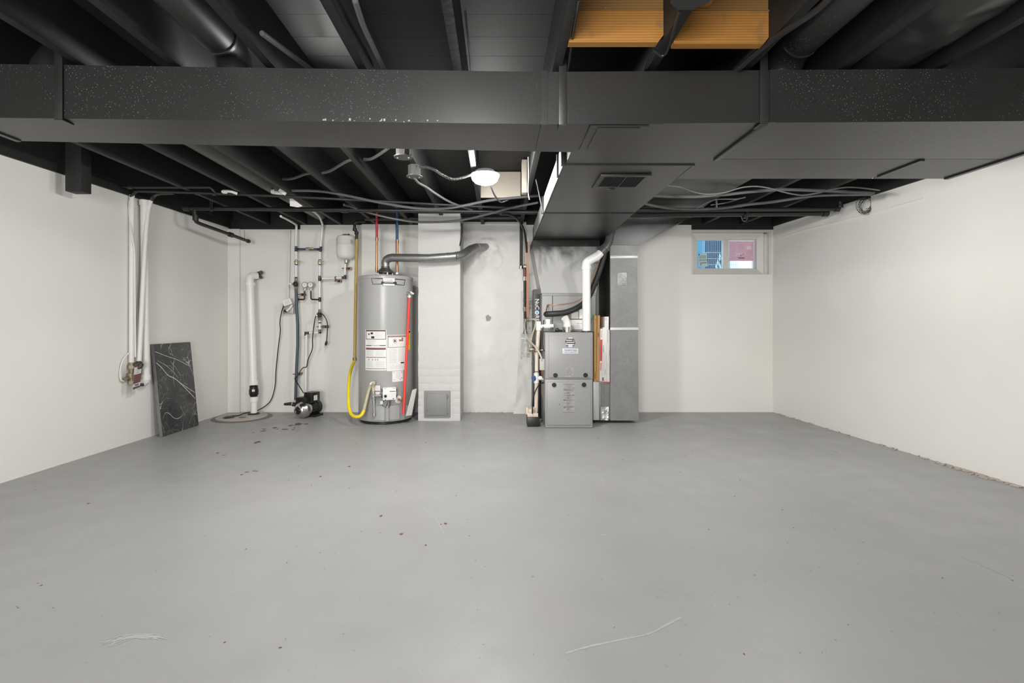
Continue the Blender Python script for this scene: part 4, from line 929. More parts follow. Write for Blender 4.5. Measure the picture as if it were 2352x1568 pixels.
# ------------------------------------------------------------------ water heater
HX, HY, HR = -1.207, 5.27, .283
wh = thing('water_heater', 'tall grey tank water heater with warning labels and a red discharge pipe', 'water heater', (HX,HY,0))
obj('base_ring', MB().lathe([(0,0),(.262,0),(.266,.004),(.266,.036),(0,.036)], (HX,HY,0), seg=48), M['black'], wh)
obj('jacket', MB().lathe([(0,.028),(HR-.02,.028),(HR-.003,.032),(HR,.04),(HR,1.495),(0,1.495)], (HX,HY,0), seg=64), M['heater'], wh)
obj('top_cap', MB().lathe([(HR+.001,1.488),(HR+.004,1.490),(HR+.004,1.515),(HR-.004,1.524),(HR-.02,1.526),(0,1.530)], (HX,HY,0), seg=64), M['heater'], wh)
HS = cyl_surf(HX, HY, HR)
def th_of(px):
    lo, hi = -1.75, 1.30
    for _ in range(50):
        m_ = (lo+hi)/2; p = HS(m_, 0)
        if CX+p.x/p.y*FPX < px: lo = m_
        else: hi = m_
    return lo
def hz(py, th): return Z(py, HS(th, 0).y)
def hlabel(name, px0, px1, py0, py1, m, parent=wh, off=.0012, nu=8, **k):
    a, c = th_of(px0), th_of(px1); mid = (a+c)/2
    return obj(name, MB().patch(HS, a, c, hz(py1,mid), hz(py0,mid), off, nu), m, parent, **k)
def hlines(name, parent, px0, px1, py0, py1, n, m, off=.002, ragged=True, th=.45):
    a, c = th_of(px0), th_of(px1); mid = (a+c)/2; z1, z0 = hz(py0,mid), hz(py1,mid); b = MB(); st = (z1-z0)/n
    for i in range(n):
        e = c if not ragged else a+(c-a)*random.uniform(.75,1)
        b.patch(HS, a, e, z1-st*(i+th), z1-st*i-st*.1, off, 4)
    return obj(name, b, m, parent)
L1 = hlabel('warning_label', 839.5, 887.5, 757, 850.5, M['paper'])
hlabel('border', 841, 886, 757.7, 779.5, M['ink'], L1, .0016); hlabel('panel', 842.2, 884.8, 761, 778.3, M['paper'], L1, .0020)
hlabel('heading', 842.2, 884.8, 758.8, 761.0, M['brownink'], L1, .0020)
for px0, px1, py0, py1 in ((846,849.5,765.5,768.5),(851.5,857,763,767.5),(853,860,772,777)): hlabel('pictogram', px0, px1, py0, py1, M['ink'], L1, .0024, 2)
hlines('print', L1, 862, 883, 763, 776, 6, M['lightink'], .0024); hlines('print', L1, 844, 864, 781.5, 791, 4, M['lightink'], .0018)
hlabel('bar', 841, 886, 792.5, 794.2, M['ink'], L1, .0018); hlabel('bar', 853, 872, 792.5, 794.2, M['greyink'], L1, .0021)
hlabel('heading', 841, 886, 798.5, 803, M['brownink'], L1, .0018)
hlines('print', L1, 842, 860.5, 805.5, 818.5, 6, M['lightink'], .0018); hlines('print', L1, 863, 885, 805.5, 818.5, 6, M['lightink'], .0018)
hlabel('bar', 841, 886, 820, 821.4, M['brownink'], L1, .0018)
for px in (846,854.5,861,866.5): hlabel('pictogram', px, px+3, 824, 827.5, M['greyink'], L1, .0018, 1)
hlines('print', L1, 842, 860.5, 829.5, 844, 7, M['lightink'], .0018); hlines('print', L1, 863, 885, 829.5, 844, 7, M['lightink'], .0018)
hlabel('bar', 841, 886, 846, 847.2, M['brownink'], L1, .0018)
L2 = hlabel('instruction_label', 888.5, 934, 769, 851, M['paper'])
hlabel('border', 890.5, 933, 770.5, 797.5, M['ink'], L2, .0016); hlabel('panel', 891.6, 932.6, 774.3, 796.6, M['paper'], L2, .0020); hlabel('heading', 891.6, 932.6, 771.3, 774, mat('tan_ink', (0.38,0.26,0.2,1), 0.6), L2, .0020)
a = th_of(907); z = hz(782.5, a); b = MB()
for k in range(18):
    q = lambda r, t: (a+r*math.cos(t)/HR, z+r*math.sin(t)); t0, t1 = 2*PI*k/18, 2*PI*(k+1)/18
    b.poly(HS, [q(.021,t0),q(.021,t1),q(.017,t1),q(.017,t0)], .0024)
q = lambda u, v: (a+u/HR, z+v); b.poly(HS, [q(-.012,.012),q(-.009,.015),q(.015,-.010),q(.012,-.013)], .0026); obj('prohibition_sign', b, M['brownink'], L2)
b = MB().patch(HS, a-.009/HR, a+.008/HR, z-.010, z+.009, .0024, 1); obj('pictogram', b, M['ink'], L2)
hlabel('pictogram', 916, 926, 779, 783.5, mat('rust_ink', (0.36,0.16,0.12,1), 0.6), L2, .0024, 2); hlabel('pictogram', 922.5, 925.5, 775.5, 778.5, M['ink'], L2, .0024, 1)
hlines('print', L2, 893, 930, 788, 795, 3, M['lightink'], .0024)
hlines('print', L2, 892, 912, 800, 835, 16, M['lightink'], .0018); hlines('print', L2, 915, 930, 800, 830, 13, M['lightink'], .0018); hlines('print', L2, 892, 930, 837, 848, 4, M['lightink'], .0018)
hlabel('stamp', 920, 928, 831, 834, M['ink'], L2, .0018, 2)
L3 = hlabel('energy_label', 936.3, 947.2, 757, 803, M['yellow'], nu=6)
hlabel('print', 937.5, 947.0, 759.5, 763.5, M['ink'], L3, .0018); hlabel('print', 943.2, 944.2, 765, 767, M['ink'], L3, .0018); hlabel('print', 945.2, 946.8, 784.5, 787.5, M['ink'], L3, .0018)
hlines('print', L3, 938, 946.5, 771, 778, 3, M['gasold'], .0018); hlines('print', L3, 938, 946.5, 776, 800, 5, mat('dim_yellow', (0.66,0.5,0.02,1), 0.5), .0018, th=.25)
L4 = hlabel('rating_label', 901, 925.5, 852, 876, M['paper']); hlines('print', L4, 909, 921, 855, 870, 5, M['lightink'], .0018)
for px0, px1, py0, py1 in ((904,906,854.5,856.5),(922,924,853,856),(921.5,923.5,866,869),(904,908,871,872.5),(918,921,870,871.5)): hlabel('print', px0, px1, py0, py1, M['greyink'], L4, .0018, 1)
for py0, py1 in ((642,658),(664,674)): hlabel('side_sticker', 946.2, 947.8, py0, py1, M['paper'], nu=2)
# badge: dark-outlined wings with white centre plate
def hpoly(name, pts, m, parent, off):
    b = MB(); poly = [(th_of(px), hz(py, th_of(px))) for px, py in pts]
    n = 10; (a0,_),(a1,_) = poly[0], poly[1]
    # quads given as TL, TR, BR, BL
    TL, TR, BR, BL = poly
    for i in range(n):
        f, g = i/n, (i+1)/n; L = lambda A, B, t: (A[0]+(B[0]-A[0])*t, A[1]+(B[1]-A[1])*t)
        b.poly(HS, [L(BL,BR,f), L(BL,BR,g), L(TL,TR,g), L(TL,TR,f)], off)
    return obj(name, b, m, parent)
bd = hpoly('badge', [(852.5,638.6),(931,642.2),(928.5,655.6),(856,653)], M['ink'], wh, .0012)
hpoly('wing', [(854,639.8),(879.5,641),(875,651.4),(857,652)], M['heater'], bd, .0018); hpoly('wing', [(906.5,642),(929.4,643.6),(927.2,654.4),(911,652.4)], M['heater'], bd, .0018)
hpoly('plate_edge', [(878.6,636.2),(907.4,636.4),(907.2,656.8),(879,656.4)], M['ink'], bd, .0022)
pl = hpoly('centre_plate', [(879.5,636.9),(906.6,637.1),(906.4,656.1),(879.9,655.7)], M['paper'], bd, .0027)
hpoly('dark_bar', [(875.5,646.5),(911,647.6),(911,652.4),(875.5,651.2)], M['ink'], bd, .0032)
a0 = th_of(893); zt = hz(643, a0)
text('lettering', 'Smith', .026, lambda u, v, off: HS(a0+(u+.010)/HR, zt+v, .0035), M['greyink'], pl, bold=.0006)
b = MB()
for k in range(16):
    q = lambda r, t: (a0+(-.042+r*math.cos(t))/HR, zt+r*.8*math.sin(t)); t0, t1 = 2*PI*k/16, 2*PI*(k+1)/16
    b.poly(HS, [q(.012,t0),q(.012,t1),q(.0095,t1),q(.0095,t0)], .0035)
obj('emblem', b, M['greyink'], pl)
text('lettering', 'A.O.', .010, lambda u, v, off: HS(a0+(u-.042)/HR, zt+v, .0035), M['greyink'], pl)
hlines('print', pl, 882, 904, 648.2, 650.6, 1, M['paper'], .0036)
# draft hood and flue
FX, FY = X(888,5.2), 5.2
FX = -1.195
obj('draft_hood', MB().lathe([(.088,.035),(.092,.03),(.092,.036),(.055,.075),(.045,.082),(.045,.10)], (FX,FY,1.53), seg=28), mat('dark_hood', (0.12,0.12,0.12,1), 0.4, metal=0.5), wh)
b = MB()
for k in range(4): a = PI/2*k+.5; b.box(FX+.078*math.cos(a)-.006,FX+.078*math.cos(a)+.006,FY+.078*math.sin(a)-.003,FY+.078*math.sin(a)+.003,1.527,1.566)
obj('hood_leg', b, M['zinc'], wh)
t = thing('flue_pipe', 'shiny galvanized flue pipe from the water heater into the wall thimble', 'flue', (FX,FY,1.60))
obj('riser', MB().cyl((FX,FY,1.60),(FX,FY,1.67),.040,seg=24), M['flue'], t)
e0 = [Vector((FX,FY,1.655)), Vector((FX,FY,1.675)), Vector((FX+.014,FY-.008,1.700)), Vector((FX+.045,FY-.02,1.716)), Vector((FX+.085,FY-.035,1.720))]
obj('elbow', MB().tube(e0, .043, 24, smooth=False), M['flue'], t)
s0 = e0[-1]-Vector((.01,-.004,0)); s1 = P(1048,588,5.07); obj('horizontal_pipe', MB().tube([s0, P(985,592.5,5.075), s1], .0415, 24), M['flue'], t)
e1 = [s1-Vector((.01,0,0)), P(1058,586,5.09), P(1070,580,5.16), P(1080,573,5.25), P(1090,569,5.36), P(1097,567.5,5.44)]
obj('adjustable_elbow', MB().tube(e1, .0445, 24, smooth=False), M['flue'], t)
obj('end_pipe', MB().tube([P(1096,567.5,5.42), P(1119,567,5.72)], .042, 24), M['flue'], t)
b = MB(); fit(b, P(1029,589.5,5.07), (1,0,0), .044, .006, 24); fit(b, P(1045,588.3,5.07), (1,0,0), .045, .01, 24); fit(b, P(1095,568,5.41), e1[-1]-e1[-2], .046, .01, 24); fit(b, s0+Vector((.02,-.003,0)), (1,0,0), .044, .008, 24)
obj('crimp_ring', b, M['flue'], t)
# hot / cold lines
for nm, lab, px, m, pyc, d in (('hot_water_line','red topped copper hot water line above the heater',865,M['redp'],545,5.25),('cold_water_line','blue topped copper cold water line above the heater',912,M['blue'],550,5.25)):
    t = thing(nm, lab, 'pipe', P(px,628,d))
    obj('copper_pipe', MB().tube(Q((px,629,d),(px+.6,pyc,d)), .0125, 12), M['copper'], t)
    b = MB(); fit(b, P(px,618,d), (0,0,1), .016, .03, 12); fit(b, P(px+.5,pyc+4,d), (0,0,1), .016, .03, 12); fit(b, P(px,612,d), (0,0,1), .015, .012, 12); obj('coupling', b, M['copper'], t)
    obj('tubing', MB().tube(Q((px+.5,pyc,d),(px,520,d),(px-.5,487,5.0)) if False else Q((px+.5,pyc,d),(px,484,d)), .0135, 12), m, t)
    obj('nipple', fit(MB(), P(px,628,d), (0,0,1), .016, .02, 10), M['pvc'], t)
# T&P valve and red discharge pipe
a = th_of(935.0); n_ = Vector((math.sin(a), -math.cos(a), 0)); p0 = HS(a, hz(674,a))
b = MB().cyl(p0-n_*.01, p0+n_*.045, .017, seg=12); b.cyl(p0+n_*.03+Vector((0,0,.0)), p0+n_*.03+Vector((0,0,-.045)), .016, seg=12); fit(b, p0+n_*.045, n_, .021, .012, 6)
vv = obj('relief_valve', b, M['zinc'], wh); obj('lever', MB().tube([p0+n_*.05+Vector((-.01,0,.016)), p0+n_*.052+Vector((.028,0,-.006))], .009, 8), M['pvc'], vv)
top = p0+n_*.03+Vector((0,0,-.035)); bot = Vector((X(926.5,4.985), 4.985, Z(951,4.985))); obj('discharge_pipe', MB().tube([top, bot], .0138, 14), M['red'], wh, label='bright red discharge pipe')
fitb = MB(); fit(fitb, top+Vector((0,0,.004)), (0,0,1), .019, .012, 12); obj('pipe_collar', fitb, M['paper'], wh)
# gas control valve
a = th_of(893); n_ = Vector((math.sin(a), -math.cos(a), 0)); e_ = Vector((math.cos(a), math.sin(a), 0)); c0 = HS(a, hz(901.5,a))
Mg = Matrix(((e_.x,n_.x,0,c0.x),(e_.y,n_.y,0,c0.y),(0,0,1,c0.z),(0,0,0,1)))
gv = obj('gas_control', MB().box(-.068,.068,.0,.075,-.066,.062,.014,M=Mg), M['pvc'], wh)
F = lambda u, v, off=0: Mg @ Vector((u, .0755+off, v))
obj('knob', MB().lathe([(.014,0),(.0135,.012),(0,.013)], F(-.042,-.022), n_, 18), M['black'], gv)
b = MB(); b.patch(F,.0,.058,.019,.025,.0006); b.patch(F,-.045,-.036,-.063,-.055,.0006); b.patch(F,.03,.044,-.054,-.047,.0006); b.patch(F,-.055,-.035,.050,.053,.0006); b.patch(F,.03,.055,.050,.053,.0006); obj('print', b, M['ink'], gv)
b = MB(); b.patch(F,-.06,.064,-.004,-.002,.0006); b.patch(F,-.02,.062,-.022,-.020,.0006); obj('panel_line', b, M['lightink'], gv)
b = MB()
for s in (-.071,.071):
    for v in (.03,-.03): b.box(s-.006,s+.006,.02,.055,v-.014,v+.014,.004,M=Mg)
obj('clip', b, M['black'], gv)
# burner access panel, igniter tube, insulation disc, drain valve, wires
def hbox(name, px0, px1, py0, py1, t0, m, bev=.004, parent=wh):
    aa, cc2 = th_of(px0), th_of(px1); mid = (aa+cc2)/2; nn = Vector((math.sin(mid), -math.cos(mid), 0)); ee = Vector((math.cos(mid), math.sin(mid), 0)); cc = HS(mid, 0)
    hw = HR*math.sin((cc2-aa)/2); sag = HR-HR*math.cos((cc2-aa)/2)
    Mh = Matrix(((ee.x,nn.x,0,cc.x),(ee.y,nn.y,0,cc.y),(0,0,1,0),(0,0,0,1)))
    return obj(name, MB().box(-hw,hw,-sag-.004,t0,hz(py1,mid),hz(py0,mid),bev,M=Mh), m, parent)
hlabel('burner_panel', 858.5, 916.5, 931.5, 964, M['heater'], off=.010, nu=12); 
a0_, a1_ = th_of(858.5), th_of(916.5)
b = MB(); zz0, zz1 = hz(964,(a0_+a1_)/2), hz(931.5,(a0_+a1_)/2)
for i in range(12):
    q0, q1 = a0_+(a1_-a0_)*i/12, a0_+(a1_-a0_)*(i+1)/12
    for zc in (zz0, zz1): b.face([HS(q0,zc,0),HS(q1,zc,0),HS(q1,zc,.010),HS(q0,zc,.010)])
for q0 in (a0_, a1_): b.face([HS(q0,zz0,0),HS(q0,zz1,0),HS(q0,zz1,.010),HS(q0,zz0,.010)])
obj('burner_panel_edge', b, M['furn'], wh)
am = th_of(889); obj('igniter_tube', MB().tube([HS(am,hz(965,am),.012), HS(am,hz(943,am),.012), HS(am,hz(936,am),.014)], [.024,.024,.025], 16), M['heater'], wh)
am = th_of(915); n_ = Vector((math.sin(am), -math.cos(am), 0)); pd = HS(am, hz(917,am))
obj('drain_plate', MB().lathe([(.040,0),(.038,.003),(0,.004)], pd, n_, 24), M['paper'], wh)
b = MB().cyl(pd, pd+n_*.05, .014, seg=10); b.tube([pd+n_*.045, pd+n_*.055+Vector((.01,0,-.01))], .013, 8); b.box(pd.x-.004+n_.x*.05,pd.x+.004+n_.x*.05,pd.y+n_.y*.05-.004,pd.y+n_.y*.05+.004,pd.z-.0,pd.z+.03); obj('drain_valve', b, M['brass'], wh)
b = MB()
for pts in (((884,917),(879,925),(880,931),(886,935)), ((889,917),(889,925),(886,935)), ((892,917),(894,926),(892,935)), ((896,916),(896,926),(893,935))):
    b.tube(catmull([HS(th_of(x), hz(y, th_of(x)), .022) for x, y in pts], 5), .0022, 6)
obj('ignition_wire', b, M['ink'], wh)
hb = hbox('wire_tag', 874, 880.5, 920, 927.5, .024, M['paper'], .001)
# sediment trap and shutoff on heater
def hp(px, py, off): a = th_of(px); return HS(a, hz(py, a), off)
b = MB().tube([hp(861,903,.03), hp(862.5,955,.03)], .012, 10); fit(b, hp(862,950,.03), (0,0,1), .018, .03, 10); obj('drip_leg', b, M['zinc'], wh)
b = MB().tube([hp(861,897,.035), hp(861,917,.035)], .017, 10); fit(b, hp(861,904,.035), (0,0,1), .021, .025, 8); fit(b, hp(861,913,.035), (0,0,1), .021, .018, 6); b.tube([hp(861,908,.035), hp(878,907,.045)], .012, 10); fit(b, hp(869,908,.035), (1,0,0), .018, .03, 6); fit(b, hp(874,907,.04), (1,0,0), .017, .02, 8)
obj('gas_shutoff', b, M['zinc'], wh); 
Lg = hlabel('gas_tag', 854.5, 873.5, 882, 909, M['paper'], off=.012, nu=4); hlabel('bar', 854.8, 873.3, 882.6, 884.2, M['brownink'], Lg, .0125, 4); hlabel('bar', 854.8, 873.3, 897, 899, M['brownink'], Lg, .0125, 4); hlines('print', Lg, 864, 872, 886, 896, 5, M['lightink'], .0125)
# white leaning panel beside heater
t = obj('jacket_panel', MB().hexa([P(931.5,955.5,5.00),P(946,953.5,5.06),P(946,953,5.11),P(932,954,5.05),P(947,895,5.04),P(957.3,892,5.10),P(957.5,891.5,5.15),P(947.5,894.5,5.09)], .006), mat('cream_panel', (0.66,0.65,0.61,1), 0.45, var=0.08)); tag(t, 'narrow pale cover panel leaning between the heater and the chimney', 'panel')
b = obj('side_tag', MB().hexa([hp(932,954,.004),hp(936,953,.004),hp(936,953,.002),hp(932,954,.002),hp(933,931,.004),hp(938,931,.004),hp(938,931,.002),hp(933,931,.002)]), M['paper'], wh)
# gas line
t = thing('gas_line', 'yellow gas line down the back wall looping to the water heater', 'pipe', P(817,560,5.5))
obj('upper_fitting', fit(fit(MB().tube(fillet(Q((840,508,5.45),(822,508,5.5),(814.5,512,5.5),(814.5,527,5.5),(819.5,533,5.5),(819,551,5.5)), .03), .016, 10), P(815,527,5.5), (0,0,1), .023, .03), P(819,535,5.5), (0,0,1), .022, .03), M['pipeblk'], t, label='black iron fittings')
obj('coated_pipe', MB().tube(Q((819.5,549,5.5),(817.5,640,5.5),(814.5,826,5.48)), .0165, 14), M['gasold'], t, label='dull ochre coated pipe')
obj('union', fit(MB(), P(814.5,824,5.48), (0,0,1), .024, .03, 8), M['brass'], t)
hosep = catmull(Q((814.5,828,5.48),(808,842,5.40),(802,870,5.22),(800.5,905,5.08),(802,938,4.98),(809,953,4.92),(820,957,4.88),(830,953,4.88),(836,942,4.90)), 8)
obj('yellow_hose', MB().tube(hosep, .0165, 14), M['hose'], t, label='bright yellow flexible hose')
hp2 = catmull([P(835.5,944,4.90), P(843,912,4.93), P(849,890,4.94), P(854,880,4.93), P(859,879,4.93), hp(860.5,886,.04), hp(861,897,.035)], 8)
q, rr = ribbed(hp2, .0155, .010, .07); obj('braided_hose', MB().tube(q, rr, 12), M['braid'], t)
obj('hose_tag', MB().hexa([P(849,880,4.905),P(855,876,4.905),P(855,876,4.9),P(849,880,4.9),P(850,884,4.905),P(853,882,4.905),P(853,882,4.9),P(850,884,4.9)]), M['paper'], t)

# ------------------------------------------------------------------ furnace
FX0, FX1, FY0, FY1 = .459, .930, 4.86, 5.56
fu = thing('furnace', 'grey upright gas furnace with two door panels and four black knobs', 'furnace', (.695, 5.2, 0))
obj('cabinet', MB().box(FX0,FX1,FY0,FY1,.018,.943,.004), M['furnd'], fu)
b = MB()
for x in (FX0+.04, FX1-.06): b.box(x,x+.03,FY0+.02,FY0+.08,0,.02); b.box(x,x+.03,FY1-.08,FY1-.02,0,.02)
obj('foot', b, M['black'], fu)
f = FY0-.014
def fx(px): return X(px, f)
def fz(py): return Z(py, f)
ud = obj('upper_door', MB().box(FX0+.001,FX1-.001,f+.003,FY0+.002,fz(869.5),fz(764.5),.003).box(fx(1260.5),fx(1357),f-.006,f+.006,fz(866.5),fz(769),.006), M['furn'], fu)
ld = obj('lower_door', MB().box(FX0+.001,FX1-.003,f+.003,FY0+.002,fz(982),fz(871.5),.003).box(fx(1256.5),fx(1357),f-.006,f+.006,fz(976),fz(876.5),.006), M['furn'], fu)
FS = flat((0, f-.0065, 0), (1,0,0), (0,0,1))
for px, py, dr in ((1275.5,861.5,ud),(1344.5,861,ud),(1272.5,883.5,ld),(1341,883,ld)):
    k = obj('knob', MB().lathe([(0,0),(.0215,0),(.0215,.010),(.018,.014),(0,.014)], (fx(px),f-.006,fz(py)), (0,-1,0), 22), M['black'], dr)
    obj('slot', MB().box(-.014,.014,-.0175,-.013,-.0025,.0025,.001,M=Matrix.Translation((fx(px),f-.006,fz(py))) @ Matrix.Rotation(.5,4,'Y')), M['pipeblk'], dr)
# round service sticker
cx_, cz_, r_ = fx(1309.5), fz(786), .051
st = obj('service_sticker', MB().lathe([(r_,0),(0,.0004)], (cx_,f-.0068,cz_), (0,-1,0), 36), mat('sticker_grey', (0.20,0.20,0.21,1), 0.4), ud)
def disc_band(v0, v1, m, u0=-1, u1=1, nm='band'):
    b = MB(); n = 8
    for i in range(n):
        a, c = v0+(v1-v0)*i/n, v0+(v1-v0)*(i+1)/n
        h = lambda v: math.sqrt(max(0,1-v*v))*.97
        b.poly(FS, [(cx_+r_*max(-h(a),u0),cz_+r_*a),(cx_+r_*min(h(a),u1),cz_+r_*a),(cx_+r_*min(h(c),u1),cz_+r_*c),(cx_+r_*max(-h(c),u0),cz_+r_*c)], .0012)
    return obj(nm, b, m, st)
g3 = mat('dark_grey_ink', (0.09,0.09,0.10,1), 0.5)
disc_band(.72,.97,M['lightink'],-.4,.5); disc_band(.50,.66,M['ink'],-.7,.7); disc_band(.34,.48,M['paper'],-.75,.35); disc_band(.12,.30,M['ink'],-.95,.65); disc_band(-.04,.10,M['paper'],-.7,.8); disc_band(-.26,-.08,M['ink'],-.6,.95); disc_band(-.42,-.30,M['paper'],-.9,.7); disc_band(-.95,-.46,mat('sticker_lilac', (0.52,0.54,0.66,1), 0.5),-.38,.42); disc_band(-.80,-.60,M['ink'],-1,-.55); disc_band(-.80,-.60,M['ink'],.6,1)
disc_band(.0,.25,M['redprint'],.72,.9)
text('lettering', 'heating', .026, lambda u, v, off: FS(cx_+u, cz_+.018+v, .0020), M['paper'], st, bold=.0007) if False else None
# nameplate
np_ = obj('nameplate', MB().box(fx(1291.5),fx(1328),f-.010,f-.005,fz(812.3),fz(799.6),.0015), mat('nameplate_silver', (0.55,0.56,0.60,1), 0.35), ud)
text('lettering', 'TEMPSTAR', .027, lambda u, v, off: Vector((fx(1309.6)+u, f-.0108, fz(804.8)+v)), mat('navy_ink', (0.03,0.04,0.08,1), 0.5), np_, sx=.98)
text('lettering', 'Heating and Cooling Products', .0095, lambda u, v, off: Vector((fx(1309.6)+u, f-.0108, fz(809.2)+v)), M['ink'], np_)
rl = obj('rating_label', MB().patch(FS, fx(1299), fx(1316), fz(865.5), fz(844.5), .0005), mat('label_grey', (0.34,0.335,0.32,1), 0.5), ud)
b = MB()
for i in range(9): b.patch(FS, fx(1300), fx(1315-random.uniform(0,3)), fz(848.5+i*1.75), fz(847.6+i*1.75), .001)
b.patch(FS, fx(1304), fx(1310), fz(846.3), fz(845.3), .001); b.patch(FS, fx(1312.5), fx(1315), fz(864.5), fz(862), .001); obj('print', b, mat('mid_ink', (0.2,0.2,0.2,1), 0.5), rl)
wl = obj('warning_label', MB().patch(FS, fx(1293.5), fx(1319.5), fz(946), fz(881), .0005), mat('label_grey_2', (0.32,0.315,0.30,1), 0.5), ld)
b = MB()
for py in (881.5, 894, 907, 917.5, 933.5, 945): b.patch(FS, fx(1294), fx(1319), fz(py+1), fz(py), .001)
for i in range(30):
    py = 883.5+i*2.05; b.patch(FS, fx(1295+random.choice((0,5,8))), fx(1312+random.uniform(-3,5)), fz(py+.6), fz(py), .001)
for px, py in ((1317,890.5),(1317,907),(1305,913),(1296,918.5),(1296,936)): b.patch(FS, fx(px-1.2), fx(px+1.2), fz(py+1.2), fz(py-1.2), .001)
for py in (901.5,925,938.5): b.patch(FS, fx(1302), fx(1308), fz(py+.8), fz(py-.6), .0012)
obj('print', b, mat('mid_ink_2', (0.15,0.15,0.15,1), 0.5), wl)
obj('scratch', MB().patch(FS, fx(1284.6), fx(1286), fz(929), fz(927), .0006), M['ink'], ld)
# side stickers on the cabinet's left face
SS = flat((FX0-.0008, 0, 0), (0,-1,0), (0,0,1))
obj('side_sticker', MB().patch(SS, -5.30, -5.02, .26, .40, .0004), M['lid'], fu)
# top: vent collar, plug, elbow
b = MB().cyl((X(1303,4.97),4.97,.943),(X(1303,4.97),4.97,.985),.046,seg=24); fit(b, (X(1303,4.97),4.97,.967), (0,0,1), .051, .012, 24); fit(b, (X(1303,4.97),4.97,.99), (0,0,1), .050, .012, 24); obj('vent_collar', b, M['steel'], fu)
vx = X(1303,4.97); ie = fillet([(vx,4.97,.985),(vx,4.97,1.030),(vx-.014,4.962,1.062),(vx-.030,4.950,1.088)], .02); obj('intake_elbow', MB().tube(ie, .037, 22), M['pvc'], fu)
px_ = X(1285,4.93); b = MB().lathe([(.02,0),(.022,.012),(.012,.03),(0,.03)], (px_-.012,4.93,.962), (-1,0,.1), 14); b.cyl((px_-.015,4.93,.96),(px_+.03,4.93,.955),.010,seg=10); obj('black_plug', b, M['black'], fu)
obj('knockout', MB().box(.50,.60,4.90,4.96,.943,.950,.002), M['black'], fu)
# coil cabinet and plenum
co = thing('coil_cabinet', 'grey evaporator coil cabinet standing on top of the furnace', 'coil cabinet', (.73, 5.35, .945))
CY0 = 5.10
obj('cabinet', MB().box(.452,1.005,CY0,5.62,.945,1.338,.003), M['furn'], co)
obj('seam', MB().box(X(1269,CY0)-.003,X(1269,CY0)+.003,CY0-.004,CY0,.96,1.315), M['black'], co)
obj('top_flange', MB().box(.45,1.007,CY0-.006,CY0,1.316,1.340,.002), M['furnd'], co)
CS = flat((0, CY0-.001, 0), (1,0,0), (0,0,1))
def cz(py): return Z(py, CY0)
dl = obj('data_sheet', MB().patch(CS, X(1294,CY0), X(1340,CY0), cz(756), cz(734), .002), M['paper'], co)
b = MB(); b.patch(CS, X(1325,CY0), X(1331,CY0), cz(743.5), cz(742), .003); b.patch(CS, X(1332.5,CY0), X(1338,CY0), cz(743.5), cz(742), .003)
for i in range(5): b.patch(CS, X(1305,CY0), X(1337-random.uniform(0,4),CY0), cz(747.4+i*1.6), cz(747+i*1.6), .003)
obj('print', b, M['greyink'], dl)
d2 = obj('data_sheet', MB().patch(CS, X(1312,CY0), X(1328,CY0), cz(731.5), cz(716), .002).patch(CS, X(1330,CY0), X(1340,CY0), cz(731.5), cz(710), .002), M['paper'], co)
obj('bar', MB().patch(CS, X(1306,CY0), X(1340,CY0), cz(734), cz(732.5), .0035), M['brownink'], d2)
pn = thing('plenum', 'bare sheet metal supply plenum with cross creases above the coil cabinet', 'plenum', (.72, 5.35, 1.34))
A = [(.452,5.10,1.342),(1.005,5.10,1.342),(1.005,5.60,1.342),(.452,5.60,1.342)]
B = [(.362,5.20,1.842),(1.075,5.20,1.842),(1.075,5.64,1.842),(.362,5.64,1.842)]
b = MB(); va = [b.bm.verts.new(p) for p in A]; vb = [b.bm.verts.new(p) for p in B]
cen = b.bm.verts.new((.735,5.205,1.585))
for i, k in ((0,1),): pass
b.bm.faces.new((va[0],va[1],cen)); b.bm.faces.new((va[1],vb[1],cen)); b.bm.faces.new((vb[1],vb[0],cen)); b.bm.faces.new((vb[0],va[0],cen))
for i in (1,2,3):
    k = (i+1) % 4; b.bm.faces.new((va[i],va[k],vb[k],vb[i]))
b.bm.faces.new(vb)
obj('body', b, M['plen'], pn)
obj('corner_flange', MB().tube([A[0],B[0]], .005, 5).tube([A[1],B[1]], .005, 5), M['plen'], pn)
obj('collar', MB().box(.362,1.078,5.24,5.645,1.842,1.918,.002), M['joist'], pn, label='collar blackened as a shadow band')  # black colour stands in for the shadow below the trunk
# exhaust vent pipe: white, upper half painted black
ve = thing('vent_pipe', 'white furnace vent pipe bending up to the right, its upper part painted black', 'pipe', (X(1347,4.95),4.95,.945))
r = .0415
p0, p1, p2, p3, p4 = P(1347,757,4.95), P(1347,610,4.95), P(1373,587,4.97), P(1397,562,4.99), P(1404,528,5.02)
obj('upright_pipe', MB().cyl((p0.x,4.95,.945), (p1.x,4.95,p1.z-.015), r, seg=24), M['pvc'], ve)
obj('coupling', fit(MB(), (p1.x,4.95,p1.z-.02), (0,0,1), r+.006, .035, 24), M['pvc'], ve)
obj('elbow', MB().tube(fillet([(p1.x,4.95,p1.z-.02), p1+Vector((0,0,.035)), p2], .06, 6), r+.003, 24), M['pvc'], ve)
mid = p2.lerp(p3, .25)
obj('sloping_pipe', MB().cyl(p2-(p3-p2).normalized()*.04, mid, r, seg=24), M['pvc'], ve)
obj('black_sloping_pipe', MB().tube(fillet([mid, p3, p4], .07, 6), r, 24), M['conduit'], ve, label='black painted pipe section')
b = MB(); fit(b, p3.lerp(p2,.30), p3-p2, r+.006, .03, 24); obj('black_coupling', b, M['conduit'], ve)
obj('base_gasket', MB().box(p0.x-.055,p0.x+.055,4.92,5.0,.943,.949).cyl((p0.x,4.95,.945),(p0.x,4.95,.955),r+.006,seg=24), M['black'], ve)
